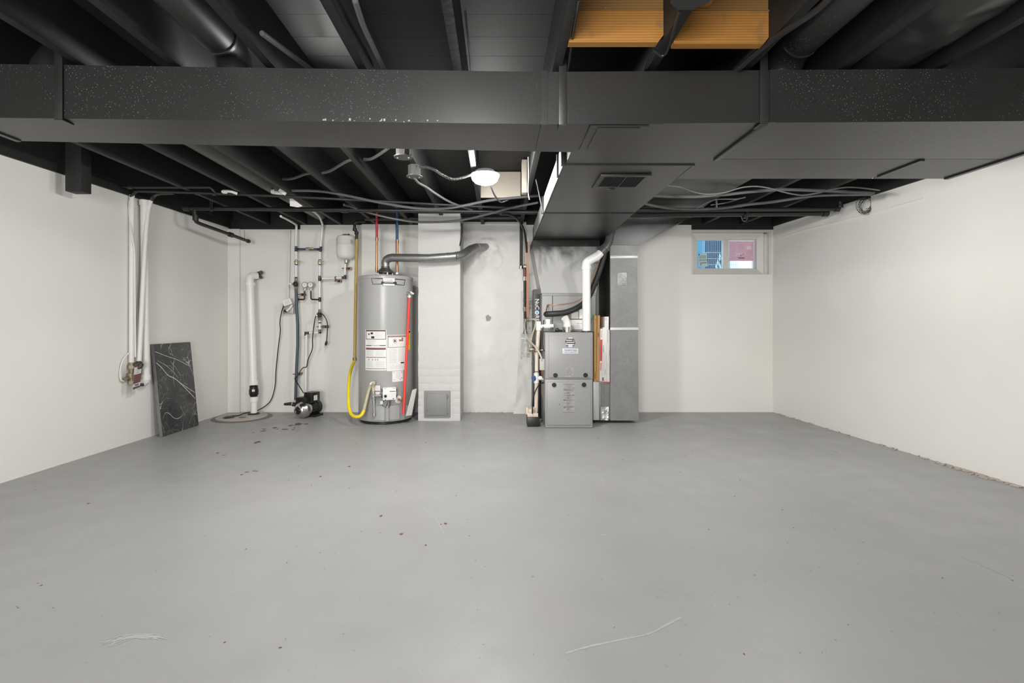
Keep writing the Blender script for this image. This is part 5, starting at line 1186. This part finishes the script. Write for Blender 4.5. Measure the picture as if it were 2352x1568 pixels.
# refrigerant lines
t = thing('refrigerant_line', 'black foam insulated refrigerant line curving from the coil cabinet up to the trunk', 'pipe', P(1256,721,5.03))
obj('insulation', MB().tube(catmull([(.50,5.10,1.125), P(1256,721,5.05), P(1275,720,5.02), P(1300,717,5.02), P(1325,707,5.04), P(1345,692,5.06), P(1357,672,5.08), P(1366,650,5.08), P(1377,622,5.08), P(1387,588,5.08), P(1394,560,5.10)], 8), .029, 16), M['rubberj'], t)
obj('tape_joint', fit(MB(), P(1366,652,5.08), Vector((.3,0,1)), .031, .02, 16), M['black'], t)
cable('copper_tube', 'thin copper tube curving above the insulated refrigerant line', 'pipe', [Vector((.49,5.10,1.135))]+Q((1258,701,5.04),(1275,700.5,5.01),(1300,698,5.01),(1320,694,5.02),(1338,683,5.02),(1352,662,5.02),(1362,640,5.02),(1372,610,5.03),(1383,583,5.05)), .0045, M['copper'])
o = obj('tube_valve', fit(MB().ball(P(1258,701,5.06), .014, 10, 6), P(1258,706,5.06), (0,0,1), .006, .03, 8), M['clean'], co)

# condensate drain in white plastic
t = thing('condensate_drain', 'white plastic condensate drain with trap left of the furnace', 'pipe', P(1238,750,5.0))
dd = 5.0
obj('upright_pipe', MB().tube(Q((1237,742,dd),(1237,760,dd),(1235,790,dd),(1233,820,dd),(1231.5,945,dd)), .020, 14), M['pvcold'], t)
obj('cross_pipe', MB().tube(Q((1237,750,dd),(1271,748,dd)), .020, 14), M['pvc'], t)
b = MB(); fit(b, P(1237,748,dd), (0,0,1), .027, .09, 16); fit(b, P(1258,749,dd), (1,0,0), .026, .05, 16); fit(b, P(1259,740,dd), (0,0,1), .024, .05, 16); fit(b, P(1259,735,dd), (0,0,1), .028, .02, 16); obj('tee', b, M['pvc'], t)
b = MB(); fit(b, P(1232,868,dd), (0,0,1), .027, .10, 14); fit(b, P(1244,868,dd), (1,0,0), .022, .10, 14); obj('lower_tee', b, M['pvc'], t)
obj('cap', MB().cyl(P(1232,868,dd-.0)+Vector((-.02,-.01,0)), P(1226,868,dd)+Vector((-.012,-.02,0)), .028, seg=16), mat('blue_cap', (0.06,0.14,0.28,1), 0.4), t)
obj('cable_tie', fit(fit(MB(), P(1232,853,dd), (0,0,1), .022, .006), P(1234,807,dd), (0,0,1), .022, .006), M['black'], t)
# condensate pump
t = thing('condensate_pump', 'cream condensate pump on a black reservoir at the furnace left foot', 'pump', (X(1225,4.93),5.0,0))
x0, x1 = X(1211,4.90), X(1239,4.90)
obj('reservoir', MB().box(x0,x1,4.90,5.08,.002,.098,.006), M['black'], t)
hd = obj('housing', MB().box(x0+.002,x1-.012,4.905,5.07,.098,.135,.005).box(x0+.012,x1-.025,4.91,5.06,.135,.175,.006).box(x0-.012,x0+.012,4.92,5.0,.12,.19,.004), M['cream'], t)
b = MB()
for k in range(3): b.box(x0+.055+k*.012,x0+.060+k*.012,4.908,4.9115,.14,.172)
obj('vent_slot', b, M['ink'], hd)
cable('power_cord', 'black cord from the furnace side down to the condensate pump', 'cord', Q((1250,878,4.96),(1240,882,4.93),(1232,893,4.90),(1226,910,4.89),(1223,930,4.885),(1222.5,950,4.885)), .0055, M['cord'])
# copper pair and gas pipe left of furnace
t = thing('gas_pipe', 'black iron gas pipe dropping left of the furnace with a rusty union', 'pipe', P(1207,620,5.45))
dg = 5.45
obj('upper_pipe', MB().tube(fillet(Q((1197,505,dg),(1197,614,dg),(1205,614,dg-.03),(1205.5,640,dg-.03)), .03), .017, 12), M['pipeblk'], t)
obj('rusty_nipple', MB().tube(Q((1205.5,619,dg-.03),(1205.5,637,dg-.03)), .019, 12), mat('rust', (0.16,0.075,0.055,1), 0.6, var=0.3, scale=40), t)
b = MB(); fit(b, P(1197,614,dg), (0,0,1), .024, .03); fit(b, P(1205,612,dg-.03), (1,0,0), .023, .03); fit(b, P(1205.5,640,dg-.03), (0,0,1), .025, .045, 8); obj('union', b, M['zinc'], t)
obj('lower_pipe', MB().tube(Q((1205.5,645,dg-.03),(1206,765,dg-.03)), .016, 12), M['pipeblk'], t)
b = MB(); fit(b, P(1206,710,dg-.03), (0,0,1), .023, .05, 8); fit(b, P(1206,764,dg-.03), (0,0,1), .024, .03, 10); fit(b, P(1207,735,dg-.03), (0,0,1), .022, .03); obj('fitting', b, M['bronze'], t)
obj('branch', fit(MB().tube(Q((1206,735,dg-.03),(1219,734,dg-.05)), .012, 10), P(1213,735,dg-.04), (1,0,0), .017, .03, 8), M['bronze'], t)
for k, px in enumerate((1210.5, 1213.5)):
    cable('copper_tube', ('left','right')[k]+' one of two salmon copper tubes beside the gas pipe', 'pipe', Q((px+1,555,5.40),(px,620,5.40),(px,690,5.40),(px+.5,728,5.40)), .0062, M['coptube'])
cable('flex_conduit', 'beige flexible conduit curving down to the grey box on the furnace', 'conduit', Q((1206,738,5.38),(1205,752,5.30),(1209,772,5.15),(1219,790,5.0),(1232,806,4.88),(1241,820,4.84),(1245.5,836,4.84),(1246.5,845,4.86)) if False else Q((1206,738,5.38),(1205.5,752,5.30),(1209,770,5.18),(1218,784,5.05),(1230,797,4.93),(1239,811,4.88),(1244,824,4.87),(1245,830,4.88)), .0095, M['whip'])
cable('gas_flex', 'cream flexible gas connector looping left of the furnace', 'hose', Q((1216,734,5.38),(1220,733.5,5.31),(1226,733,5.27),(1231,737,5.25),(1229,750,5.22),(1223,768,5.17),(1219,785,5.13),(1217,798,5.09)), .0095, M['braid'])
t = thing('gas_valve', 'small brass gas valve on a pipe entering the furnace side', 'valve', P(1226,804,4.98))
b = MB().tube(Q((1216,804,5.08),(1252,804,5.03)), .011, 10); fit(b, P(1226,804,5.06), (1,0,0), .018, .05, 8); fit(b, P(1217,804,5.08), (1,0,0), .019, .02, 6); obj('body', b, M['brass'], t)
obj('handle', MB().box(P(1219,802,4.99).x,P(1229,802,4.99).x,5.03,5.04,Z(803,5.03),Z(800.5,5.03),.002), M['zinc'], t)
t = thing('switch_box', 'small grey electrical box on the furnace left side', 'electrical box', P(1246,837,4.88))
obj('box', MB().box(FX0-.050,FX0-.001,4.87,4.93,Z(850,4.87),Z(824,4.87),.004), M['boxgrey'], t)
obj('connector', fit(MB(), P(1245,825,4.89), (0,0,1), .014, .03, 10), M['zinc'], t)
b = MB()
for px, y0, y1 in ((1246,850,872),(1243,850,868)): b.tube(catmull(Q((px,y0,4.9),(px+1,(y0+y1)/2,4.9),(px+4,y1,4.92)),4), .004, 6)
obj('lead_wire', b, M['copper'], t)
cable('black_wire', 'black low voltage wire down the furnace front left corner', 'cable', Q((1249,735,5.05),(1247,760,4.95),(1246,785,4.92),(1248,802,4.9),(1251,806,4.93)), .004, M['cord'])
cable('copper_tube', 'salmon copper tube behind the condensate pipe', 'pipe', Q((1219,800,5.15),(1226,806,5.16),(1231,830,5.15),(1232,850,5.12),(1240,868,5.06),(1247,876,5.0)), .005, M['coptube'])

# charcoal flooring carton
t = thing('flooring_carton', 'tall narrow charcoal carton of flooring standing behind the white drain pipe', 'carton', (.415,5.38,0))
cx0, cx1 = X(1226,5.30), X(1243.5,5.30); ztop = Z(664,5.30)
obj('carton', MB().hexa([(cx0-.012,5.30,0),(cx1-.012,5.30,0),(cx1-.012,5.52,0),(cx0-.012,5.52,0),(cx0,5.30,ztop),(cx1,5.30,ztop),(cx1,5.52,ztop),(cx0,5.52,ztop)], .003), M['carton'], t)
obj('lid_flap', MB().box(cx0+.001,cx1-.001,5.298,5.30,ztop-.05,ztop-.002), mat('carton_grey', (0.06,0.06,0.063,1), 0.4, var=0.3), t)
TS = lambda u, v, off=0: Vector((X(1233.5,5.295)+v, 5.297-off, Z(713,5.295)-u))
text('lettering', 'NuC', .060, lambda u, v, off: TS(u-.008, v, .0), M['paper'], t, align='RIGHT', bold=.0006)
text('lettering', 'RE', .060, lambda u, v, off: TS(u+.050, v, .0), M['paper'], t, align='LEFT', bold=.0006)
b = MB()
for k in range(20):
    q = lambda r, tt: TS(.022+r*math.cos(tt), r*math.sin(tt), .0)
    b.face([q(.023,2*PI*k/20), q(.023,2*PI*(k+1)/20), q(.014,2*PI*(k+1)/20), q(.014,2*PI*k/20)])
obj('lettering', b, M['paper'], t); obj('blue_disc', MB().face([TS(.022+.014*math.cos(2*PI*k/16), .014*math.sin(2*PI*k/16), .0) for k in range(16)]), M['bluedot'], t)
b = MB()
for v in (-.012, .0, .014):
    for k in range(18):
        u = .17+k*.020; b.face([TS(u,v-.003,.0005),TS(u+random.uniform(.008,.016),v-.003,.0005),TS(u+random.uniform(.008,.016),v+.003,.0005),TS(u,v+.003,.0005)])
obj('print', b, M['greyink'], t)
# newsprint sheet
t = thing('newsprint_sheet', 'crumpled white newsprint sheet hanging behind the furnace on the back wall', 'paper', P(1205,900,5.6))
b = MB(); nu_, nv_ = 14, 30
def news(u, v):
    px0 = 1197-14*(1-v)**1.2 - 6*max(0,.12-v)*8; px1 = 1243 if v > .5 else 1240
    px = px0+(px1-px0)*u; py = 957-(957-668)*v
    d = 5.62-.02*mnoise.noise((u*4,v*9,2))-.05*max(0,.12-v)*6*(1-u*.6)+.02*u
    return P(px, py+(6*u*(1-v)), d)
g = [[b.bm.verts.new(news(i/nu_, j/nv_)) for j in range(nv_+1)] for i in range(nu_+1)]
for i in range(nu_):
    for j in range(nv_):
        fc = b.bm.faces.new((g[i][j], g[i+1][j], g[i+1][j+1], g[i][j+1])); fc.smooth = True
obj('sheet', b, mat('newsprint', (0.66,0.65,0.625,1), 0.7, var=0.06, scale=14, bump=0.3, bscale=10), t)
b = MB()
def npatch(u0,u1,v0,v1):
    q = [news(u0,v0),news(u1,v0),news(u1,v1),news(u0,v1)]; b.face([p+Vector((0,-.006,0)) for p in q])
for v in [.48+.012*k for k in range(16)]+[.86+.01*k for k in range(9)]:
    for u0 in (.08,.36,.62):
        if random.random() < .8: npatch(u0, u0+random.uniform(.14,.22), v, v+.0055)
obj('print', b, M['greyink'], t)
b = MB()
for u, v in ((.28,.66),(.30,.60),(.12,.50),(.10,.46),(.42,.70),(.6,.42),(.7,.42),(.55,.66)): npatch(u, u+.08, v, v+.018)
obj('picture_print', b, M['greyink'], t)

# air filters between furnace and return
def filt(pb, pt, pyb, pyt, w, d, m, lab, prints=()):
    a0, a1 = P(pb, pyb, d), P(pt, pyt, d); hw = w*d/FPX/2
    t = thing('air_filter', lab, 'air filter', a0)
    dp = .30
    obj('frame', MB().hexa([(a0.x-hw,d,a0.z),(a0.x+hw,d,a0.z),(a0.x+hw,d+dp,a0.z),(a0.x-hw,d+dp,a0.z),(a1.x-hw,d,a1.z),(a1.x+hw,d,a1.z),(a1.x+hw,d+dp,a1.z),(a1.x-hw,d+dp,a1.z)], .001), m, t)
    for f0, f1, wd, pm in prints:
        q0, q1 = a0.lerp(a1, f0), a0.lerp(a1, f1); b = MB()
        b.face([(q0.x-hw*wd,d-.001,q0.z),(q0.x+hw*wd,d-.001,q0.z),(q1.x+hw*wd,d-.001,q1.z),(q1.x-hw*wd,d-.001,q1.z)]); obj('print', b, pm, t)
dF = 5.08
zb = .421; pyb0 = CY+(CAMH-zb)/dF*FPX
filt(1366.8, 1367.5, pyb0, 724, 6.2, dF, M['card'], 'brown cardboard air filter nearest the furnace', ((.05,.16,.25,M['brownink']),(.93,.95,.3,M['brownink'])))
filt(1373.3, 1375.0, pyb0, 724, 6.0, dF, M['card'], 'second brown cardboard air filter from the furnace', ((.68,.74,.35,M['brownink']),))
filt(1379.4, 1381.6, pyb0, 755, 5.2, dF, M['wcard'], 'white air filter with a red printed band on its edge', ((.40,.80,.9,M['redprint']),(.22,.36,.3,M['redprint']),(.84,.97,.3,M['greyink'])))
filt(1384.8, 1387.0, pyb0, 752, 4.8, dF, M['wcard'], 'short white air filter right of the red banded one', ((.55,.68,.4,M['greyink']),(.2,.35,.3,M['lightink']),(.03,.09,.5,M['ink'])))
filt(1389.8, 1391.8, pyb0, 727, 4.6, dF, M['wcard'], 'tall white air filter in the middle of the white ones', ((.95,.98,.4,M['greyink']),(.12,.2,.3,M['greyink'])))
filt(1394.6, 1396.3, pyb0, 727, 4.2, dF, M['wcard'], 'tall white air filter next to the outermost short one', ((.6,.8,.4,M['greyink']),(.1,.3,.3,M['lightink'])))
filt(1399.0, 1400.6, pyb0, 757, 4.0, dF, M['wcard'], 'short white air filter nearest the galvanized return duct', ((.5,.62,.4,M['greyink']),(.15,.35,.4,M['lightink'])))
o = obj('folded_flyer', MB().hexa([(1.015,5.06,.432),(1.14,5.06,.424),(1.14,5.075,.424),(1.015,5.075,.432),(1.015,5.06,.436),(1.14,5.06,.428),(1.14,5.075,.428),(1.015,5.075,.436)]), M['redprint']); tag(o, 'red and white folded flyer under the filters on the duct boot', 'flyer')
o = obj('green_card', MB().hexa([P(1352,745,5.0),P(1356,748,5.0),P(1356,748,5.01),P(1352,745,5.01),P(1361,722,5.0),P(1364,722,5.0),P(1364,722,5.01),P(1361,722,5.01)]), M['green'], fu)

# ------------------------------------------------------------------ small bits on the ceiling
t = thing('white_valve', 'small white tagged valve on the ceiling pipe left of the lamp', 'valve', P(650,440,4.34))
b = MB().tube(Q((624,441,4.34),(640,443,4.34),(655,446,4.34)), [.014,.018,.014], 10); fit(b, P(628,440,4.34), (1,0,0), .02, .03, 8); obj('body', b, M['pvc'], t)
obj('tag', MB().box(-.032,.032,-.012,.012,-.022,.022,.003, M=Matrix.Translation(P(650,439,4.3)) @ Matrix.Rotation(.6,4,'Y')), M['paper'], t)
o = obj('paper_tag', MB().prism(Q((665,456,4.45),(672,456,4.45),(695,473,4.45),(684,476,4.45),(666,473,4.45)), (0,.004,0)), M['paper']); tag(o, 'torn white paper tag hanging from the ceiling pipes', 'tag')

# ------------------------------------------------------------------ window
win = obj('window_1', MB().box(WX0,WX1,5.80,5.92,WZ0-.0,WZ0+.006), M['oldwood'], kind='structure')
yw = 5.80
# reveal boards (worn painted wood)
obj('head_board', MB().box(WX0,WX1,YB-.004,5.92,2.085,2.114,.002), M['oldwood'], win)
obj('jamb_board', MB().box(3.135,3.166,YB+.0,5.92,WZ0,2.085,.002).box(3.10,3.136,5.74,5.92,WZ0,2.07,.002), M['oldwood'], win)
obj('jamb_board', MB().box(WX0,2.262,YB+.02,5.92,WZ0,2.085,.002), M['oldwood'], win)
# vinyl frame with bevelled profile
def ringframe(x0,x1,z0,z1,w,y0,y1,bev):
    b = MB(); o = [(x0,z0),(x1,z0),(x1,z1),(x0,z1)]; i = [(x0+w,z0+w),(x1-w,z0+w),(x1-w,z1-w),(x0+w,z1-w)]
    for k in range(4):
        n = (k+1) % 4
        b.face([(o[k][0],y0,o[k][1]),(o[n][0],y0,o[n][1]),(i[n][0],y0+bev,i[n][1]),(i[k][0],y0+bev,i[k][1])])
        b.face([(i[k][0],y0+bev,i[k][1]),(i[n][0],y0+bev,i[n][1]),(i[n][0],y1,i[n][1]),(i[k][0],y1,i[k][1])])
        b.face([(o[k][0],y0,o[k][1]),(o[k][0],y1,o[k][1]),(o[n][0],y1,o[n][1]),(o[n][0],y0,o[n][1])])
        b.face([(o[k][0],y1,o[k][1]),(i[k][0],y1,i[k][1]),(i[n][0],y1,i[n][1]),(o[n][0],y1,o[n][1])])
    return b
fx0, fx1, fz0, fz1 = 2.262, 3.10, WZ0+.004, 2.083
obj('window_frame', ringframe(fx0,fx1,fz0,fz1,.066,5.755,5.90,.025), M['vinyl'], win)
lx0, lx1 = X(1599,5.80), X(1673,5.80); sz0, sz1 = fz0+.060, fz1-.060
s1 = obj('sash', ringframe(fx0+.062,X(1671,5.80),sz0,sz1,.016,5.792,5.83,.006), M['vinyl'], win)
obj('sash_stile', MB().box(X(1660.5,5.80),X(1672.5,5.80),5.788,5.83,sz0,sz1,.003), M['vinyl'], win)
s2 = obj('sash', ringframe(X(1668,5.84),fx1-.05,sz0,sz1,.022,5.835,5.88,.006), M['whitev'], win)
obj('glass_pane', MB().box(fx0+.075,X(1662,5.80),5.808,5.812,sz0+.01,sz1-.01), M['glass'], win)
obj('glass_pane', MB().box(X(1672,5.84),fx1-.07,5.855,5.859,sz0+.01,sz1-.01), M['glass'], win)
# papers stuck on the panes
def wz(py, d): return Z(py, d)
pk = thing('pink_notice', 'pink printed notice stuck on the right window pane', 'notice', P(1704,575,5.846))
dp = 5.848; PS = flat((0, dp, 0), (1,0,0), (0,0,1))
def translucent(name, col, tr):
    m = mat(name, col, 0.6); N = m.node_tree.nodes; L = m.node_tree.links; b = N['Principled BSDF']
    t = N.new('ShaderNodeBsdfTranslucent'); t.inputs[0].default_value = col; x = N.new('ShaderNodeMixShader'); x.inputs[0].default_value = tr
    L.new(b.outputs[0], x.inputs[1]); L.new(t.outputs[0], x.inputs[2]); L.new(x.outputs[0], N['Material Output'].inputs[0]); return m
obj('sheet', MB().patch(PS, X(1674.5,dp), X(1730,dp), Z(599,dp), Z(555,dp), 0), translucent('pink_paper', (0.96,0.60,0.68,1), 0.5), pk)
b = MB(); pinkd = mat('pink_ink', (0.76,0.40,0.48,1), 0.6)
b.patch(PS, X(1690,dp), X(1720,dp), Z(557,dp), Z(555.8,dp), .001)
for i in range(11): b.patch(PS, X(1678,dp), X(1678+random.uniform(9,13),dp), Z(559.6+i*3.4,dp), Z(559+i*3.4,dp), .001)
for i in range(6): b.patch(PS, X(1696,dp), X(1696+random.uniform(10,14),dp), Z(561.6+i*2.4,dp), Z(561+i*2.4,dp), .001)
for i in range(9): b.patch(PS, X(1714,dp), X(1714+random.uniform(11,15),dp), Z(574.6+i*2.5,dp), Z(574+i*2.5,dp), .001)
obj('print', b, pinkd, pk)
b = MB(); b.patch(PS, X(1694,dp), X(1711,dp), Z(592.2,dp), Z(590.8,dp), .001); b.patch(PS, X(1697,dp), X(1709,dp), Z(594,dp), Z(593,dp), .001); b.patch(PS, X(1701,dp), X(1702.3,dp), Z(588.5,dp), Z(584,dp), .001); b.patch(PS, X(1704,dp), X(1705,dp), Z(586,dp), Z(583,dp), .001); b.patch(PS, X(1706.5,dp), X(1707.5,dp), Z(585,dp), Z(582,dp), .001); obj('print', b, mat('dark_pink_ink', (0.28,0.03,0.08,1), 0.6), pk)
b = MB(); b.patch(PS, X(1715,dp), X(1725,dp), Z(573,dp), Z(565,dp), .001); b.patch(PS, X(1680,dp), X(1693,dp), Z(581,dp), Z(579,dp), .001); b.patch(PS, X(1691,dp), X(1707,dp), Z(584.5,dp), Z(581.5,dp), .001); b.patch(PS, X(1681,dp), X(1694,dp), Z(588,dp), Z(586,dp), .001)
for a, c in (((1695,573),(1703,580)),((1700,572),(1716,587)),((1716,587),(1729,590))):
    p, q = PS(X(a[0],dp),Z(a[1],dp),.0012), PS(X(c[0],dp),Z(c[1],dp),.0012); w = Vector((0,0,.004)); b.face([p,q,q+w,p+w])
obj('pale_print', b, mat('pale_pink', (0.86,0.72,0.82,1), 0.6), pk)
gn = thing('green_sticker', 'pale green printed sticker at the lower left window pane corner', 'sticker', P(1613,598,5.80))
dg = 5.803; GS = lambda u, v, off=0: Vector((X(1603,dg)+u*.111-v*.008*0+ (1-v)*.006, dg-off, Z(612.5,dg)+v*.158+u*.004))
obj('sheet', MB().poly(GS, [(0,0),(1,0),(.93,1),(.05,.97)], 0), translucent('pale_green_paper', (0.62,0.72,0.66,1), 0.5), gn)
b = MB(); b.poly(GS, [(.16,.25),(.88,.27),(.88,.32),(.16,.29)], .001); b.poly(GS, [(.2,.12),(.32,.12),(.32,.18),(.2,.18)], .001); b.poly(GS, [(.05,.86),(.18,.86),(.18,.96),(.05,.96)], .001)
for v in (.78,.70,.62,.50,.42):
    u = .1
    while u < .85: w = random.uniform(.04,.12); b.poly(GS, [(u,v),(u+w,v),(u+w,v+.035),(u,v+.035)], .001); u += w+random.uniform(.02,.05)
obj('print', b, mat('green_black_ink', (0.03,0.06,0.05,1), 0.6), gn)
# outside: ground, blue siding, wire mesh, pale wall, small plants
g = obj('yard_ground', MB().box(1.0,6.0,5.96,9.0,1.45,1.55), mat('yard_soil', (0.25,0.27,0.22,1), 0.9, var=0.3)); tag(g, 'outdoor ground seen through the basement window', 'ground'); g['kind'] = 'structure'
o = obj('blue_wall', MB().box(2.2,3.27,7.0,7.1,1.55,2.9), mat('blue_siding', (0.012,0.045,0.085,1), 0.5, var=0.45, scale=5)); tag(o, 'dark blue wall outside the left window pane', 'wall')
o = obj('pale_wall', MB().box(3.275,4.6,6.95,7.1,1.55,2.9), mat('pale_siding', (0.85,0.85,0.84,1), 0.6, var=0.1, scale=30)); tag(o, 'bright pale wall outside the right window pane', 'wall')
o = obj('blue_post', MB().box(2.60,2.815,6.70,6.76,1.55,2.6,.004), mat('light_blue', (0.12,0.30,0.42,1), 0.5, var=0.25, scale=7)); tag(o, 'light blue panel outside at the left window edge', 'panel')
t = thing('wire_fence', 'welded wire mesh panel outside the left window pane', 'fence', (2.95,6.5,1.55))
b = MB()
for k in range(18): b.tube([(2.70+k*.027,6.5,1.55),(2.70+k*.027,6.5,2.4)], .0022, 4)
obj('vertical_wire', b, mat('fence_wire', (0.35,0.45,0.5,1), 0.4), t, kind='stuff')
b = MB()
for z in (1.72,1.80,1.88,1.96): b.tube([(2.70,6.497,z),(3.17,6.497,z)], .0025, 4)
obj('cross_wire', b, mat('fence_wire_2', (0.45,0.5,0.55,1), 0.4), t, kind='stuff')
t = thing('pale_plant', 'pale leafy plant outside at the foot of the left window pane', 'plant', (2.98,6.7,1.55))
b = MB()
for k in range(26):
    x = 2.98+random.gauss(0,.07); h = .35*math.exp(-((x-2.99)/.07)**2)+.05; y = 6.65+random.uniform(-.03,.03); z = 1.55+random.uniform(.3,1)*h
    b.face([(x-.016,y,z),(x,y-.004,z-.03),(x+.016,y,z),(x,y,z+.05)])
obj('leaf', b, mat('pale_leaf', (0.5,0.7,0.75,1), 0.5), t, kind='stuff')

# ------------------------------------------------------------------ floor marks and wall-foot debris
def floorpt(px, py): d = FPX*CAMH/(py-CY); return Vector((X(px,d), d, 0))
BZ = [0]
def blob(b, px, py, rx, ry, z=.0006, n=9):
    BZ[0] += 4e-6; z += BZ[0]; c = floorpt(px, py); k = c.y/FPX; kk = (floorpt(px,py-.5).y-floorpt(px,py+.5).y)
    ph = random.uniform(0,6)
    b.face([(c.x+rx*k*math.cos(2*PI*i/n)*random.uniform(.5,1.15), c.y+ry*kk*math.sin(2*PI*i/n)*random.uniform(.5,1.15), z) for i in range(n)])
b = MB()
for px, py, rx, ry in ((685,974,11,3.2),(668,977,6,1.6),(703,973.5,6,1.4),(632,982,6,1.4),(637,985,4,1),(655,985.5,11,1.3),(677,982,3,1.2),(673,986,4,1),(606,985,6,1),(605,989.5,6,1.4),(581,993.5,4,1),(592,1015,8,2.2),(587,1017,4,1.5),(584,1081,3,1.5),(590,1082,3,1.2),(567,1084,6,1),(555,1090,2.5,1.2),(803,1071,5,1.2),(736,1094,2.5,1.5),(875,1184.5,3,2.5),(922,1226,5,2),(1023,1202,4,2),(1013,1204,2,1.2),(659,1292,2,1.2),(516,1475,3,2),(643,1487,5,2),(95,1344,3,1.5),(203,1156,4,1.2),(978,1252,3,2),(500,1040,5,1),(515,1045,4,1),(1709,1502,2.5,2)):
    blob(b, px, py, rx*1.05, ry*1.1)
obj('paint_chips', b, M['chip'], floor, kind='stuff')
b = MB()
for k in range(150):
    px, py = random.uniform(0,2352), 960+600*random.random()**1.3
    if py < 1120-.315*px or (px > 1775 and py < 955+.3*(px-1775)): continue
    blob(b, px, py, random.uniform(.8,2.6), random.uniform(.4,1.0), .0005, 6)
obj('dark_specks', b, M['chipd'], floor, kind='stuff')
b = MB()
SZ = [.0004]
def scr(pts, w):
    SZ[0] += 3e-5; zz = SZ[0]
    p = catmull([floorpt(*q) for q in pts], 10)
    for a, c in zip(p, p[1:]):
        n = Vector((-(c-a).y, (c-a).x, 0)).normalized()*w*random.uniform(.5,1.1); b.face([a+n+Vector((0,0,zz)), c+n+Vector((0,0,zz)), c-n+Vector((0,0,zz)), a-n+Vector((0,0,zz))])
scr(((735,1000),(780,1022),(830,1042),(880,1080),(920,1115),(960,1155),(1000,1190),(1020,1225)), .0025)
scr(((1340,1300),(1430,1330),(1520,1355),(1600,1370)), .0018)
scr(((1300,1500),(1350,1485),(1430,1468),(1490,1455),(1530,1435),(1565,1417)), .0055)
scr(((1375,1090),(1385,1105),(1391,1122)), .004); scr(((2240,1190),(2270,1202),(2300,1218)), .002); scr(((2200,1275),(2260,1300),(2330,1332)), .003)
for k in range(14): scr(((240+random.uniform(-10,30),1470+k*1.2),(300+random.uniform(-20,20),1462+random.uniform(-4,6)),(375+random.uniform(-25,10),1460+random.uniform(-4,10))), .0025)
for px, py in ((426//2+1176,1228),(1386,1228),(690,1150),(1260,980)): blob(b, px, py, 5, 2, .0005)
obj('scuff_marks', b, M['scuff'], floor, kind='stuff')
b = MB()
for k in range(120):
    y = random.uniform(2.9, 5.6) if random.random() < .35 else random.uniform(2.9, 3.6)
    x = XR(y)-abs(random.gauss(0,.02))-.004; s = random.uniform(.006,.022)
    Mr = Matrix.Translation((x,y,.004)) @ Matrix.Rotation(random.uniform(0,6),4,'Z') @ Matrix.Rotation(random.uniform(-.25,.25),4,'X')
    b.box(-s,s,-s*.4,s*.4,-.003,.004, M=Mr)
o = obj('plaster_debris', b, M['flake']); tag(o, 'crumbled plaster bits along the right wall foot', 'debris', kind='stuff')
b = MB()
for k in range(70):
    t_ = random.random(); x = -.40+.62*t_; y = YB-.05-abs(random.gauss(0,.02)); s = random.uniform(.004,.014)
    b.box(-s,s,-s*.5,s*.5,-.003,.004, M=Matrix.Translation((x,y,.003)) @ Matrix.Rotation(random.uniform(0,6),4,'Z'))
o = obj('plaster_debris', b, M['flake']); tag(o, 'crumbled plaster bits on the floor right of the chimney', 'debris', kind='stuff')
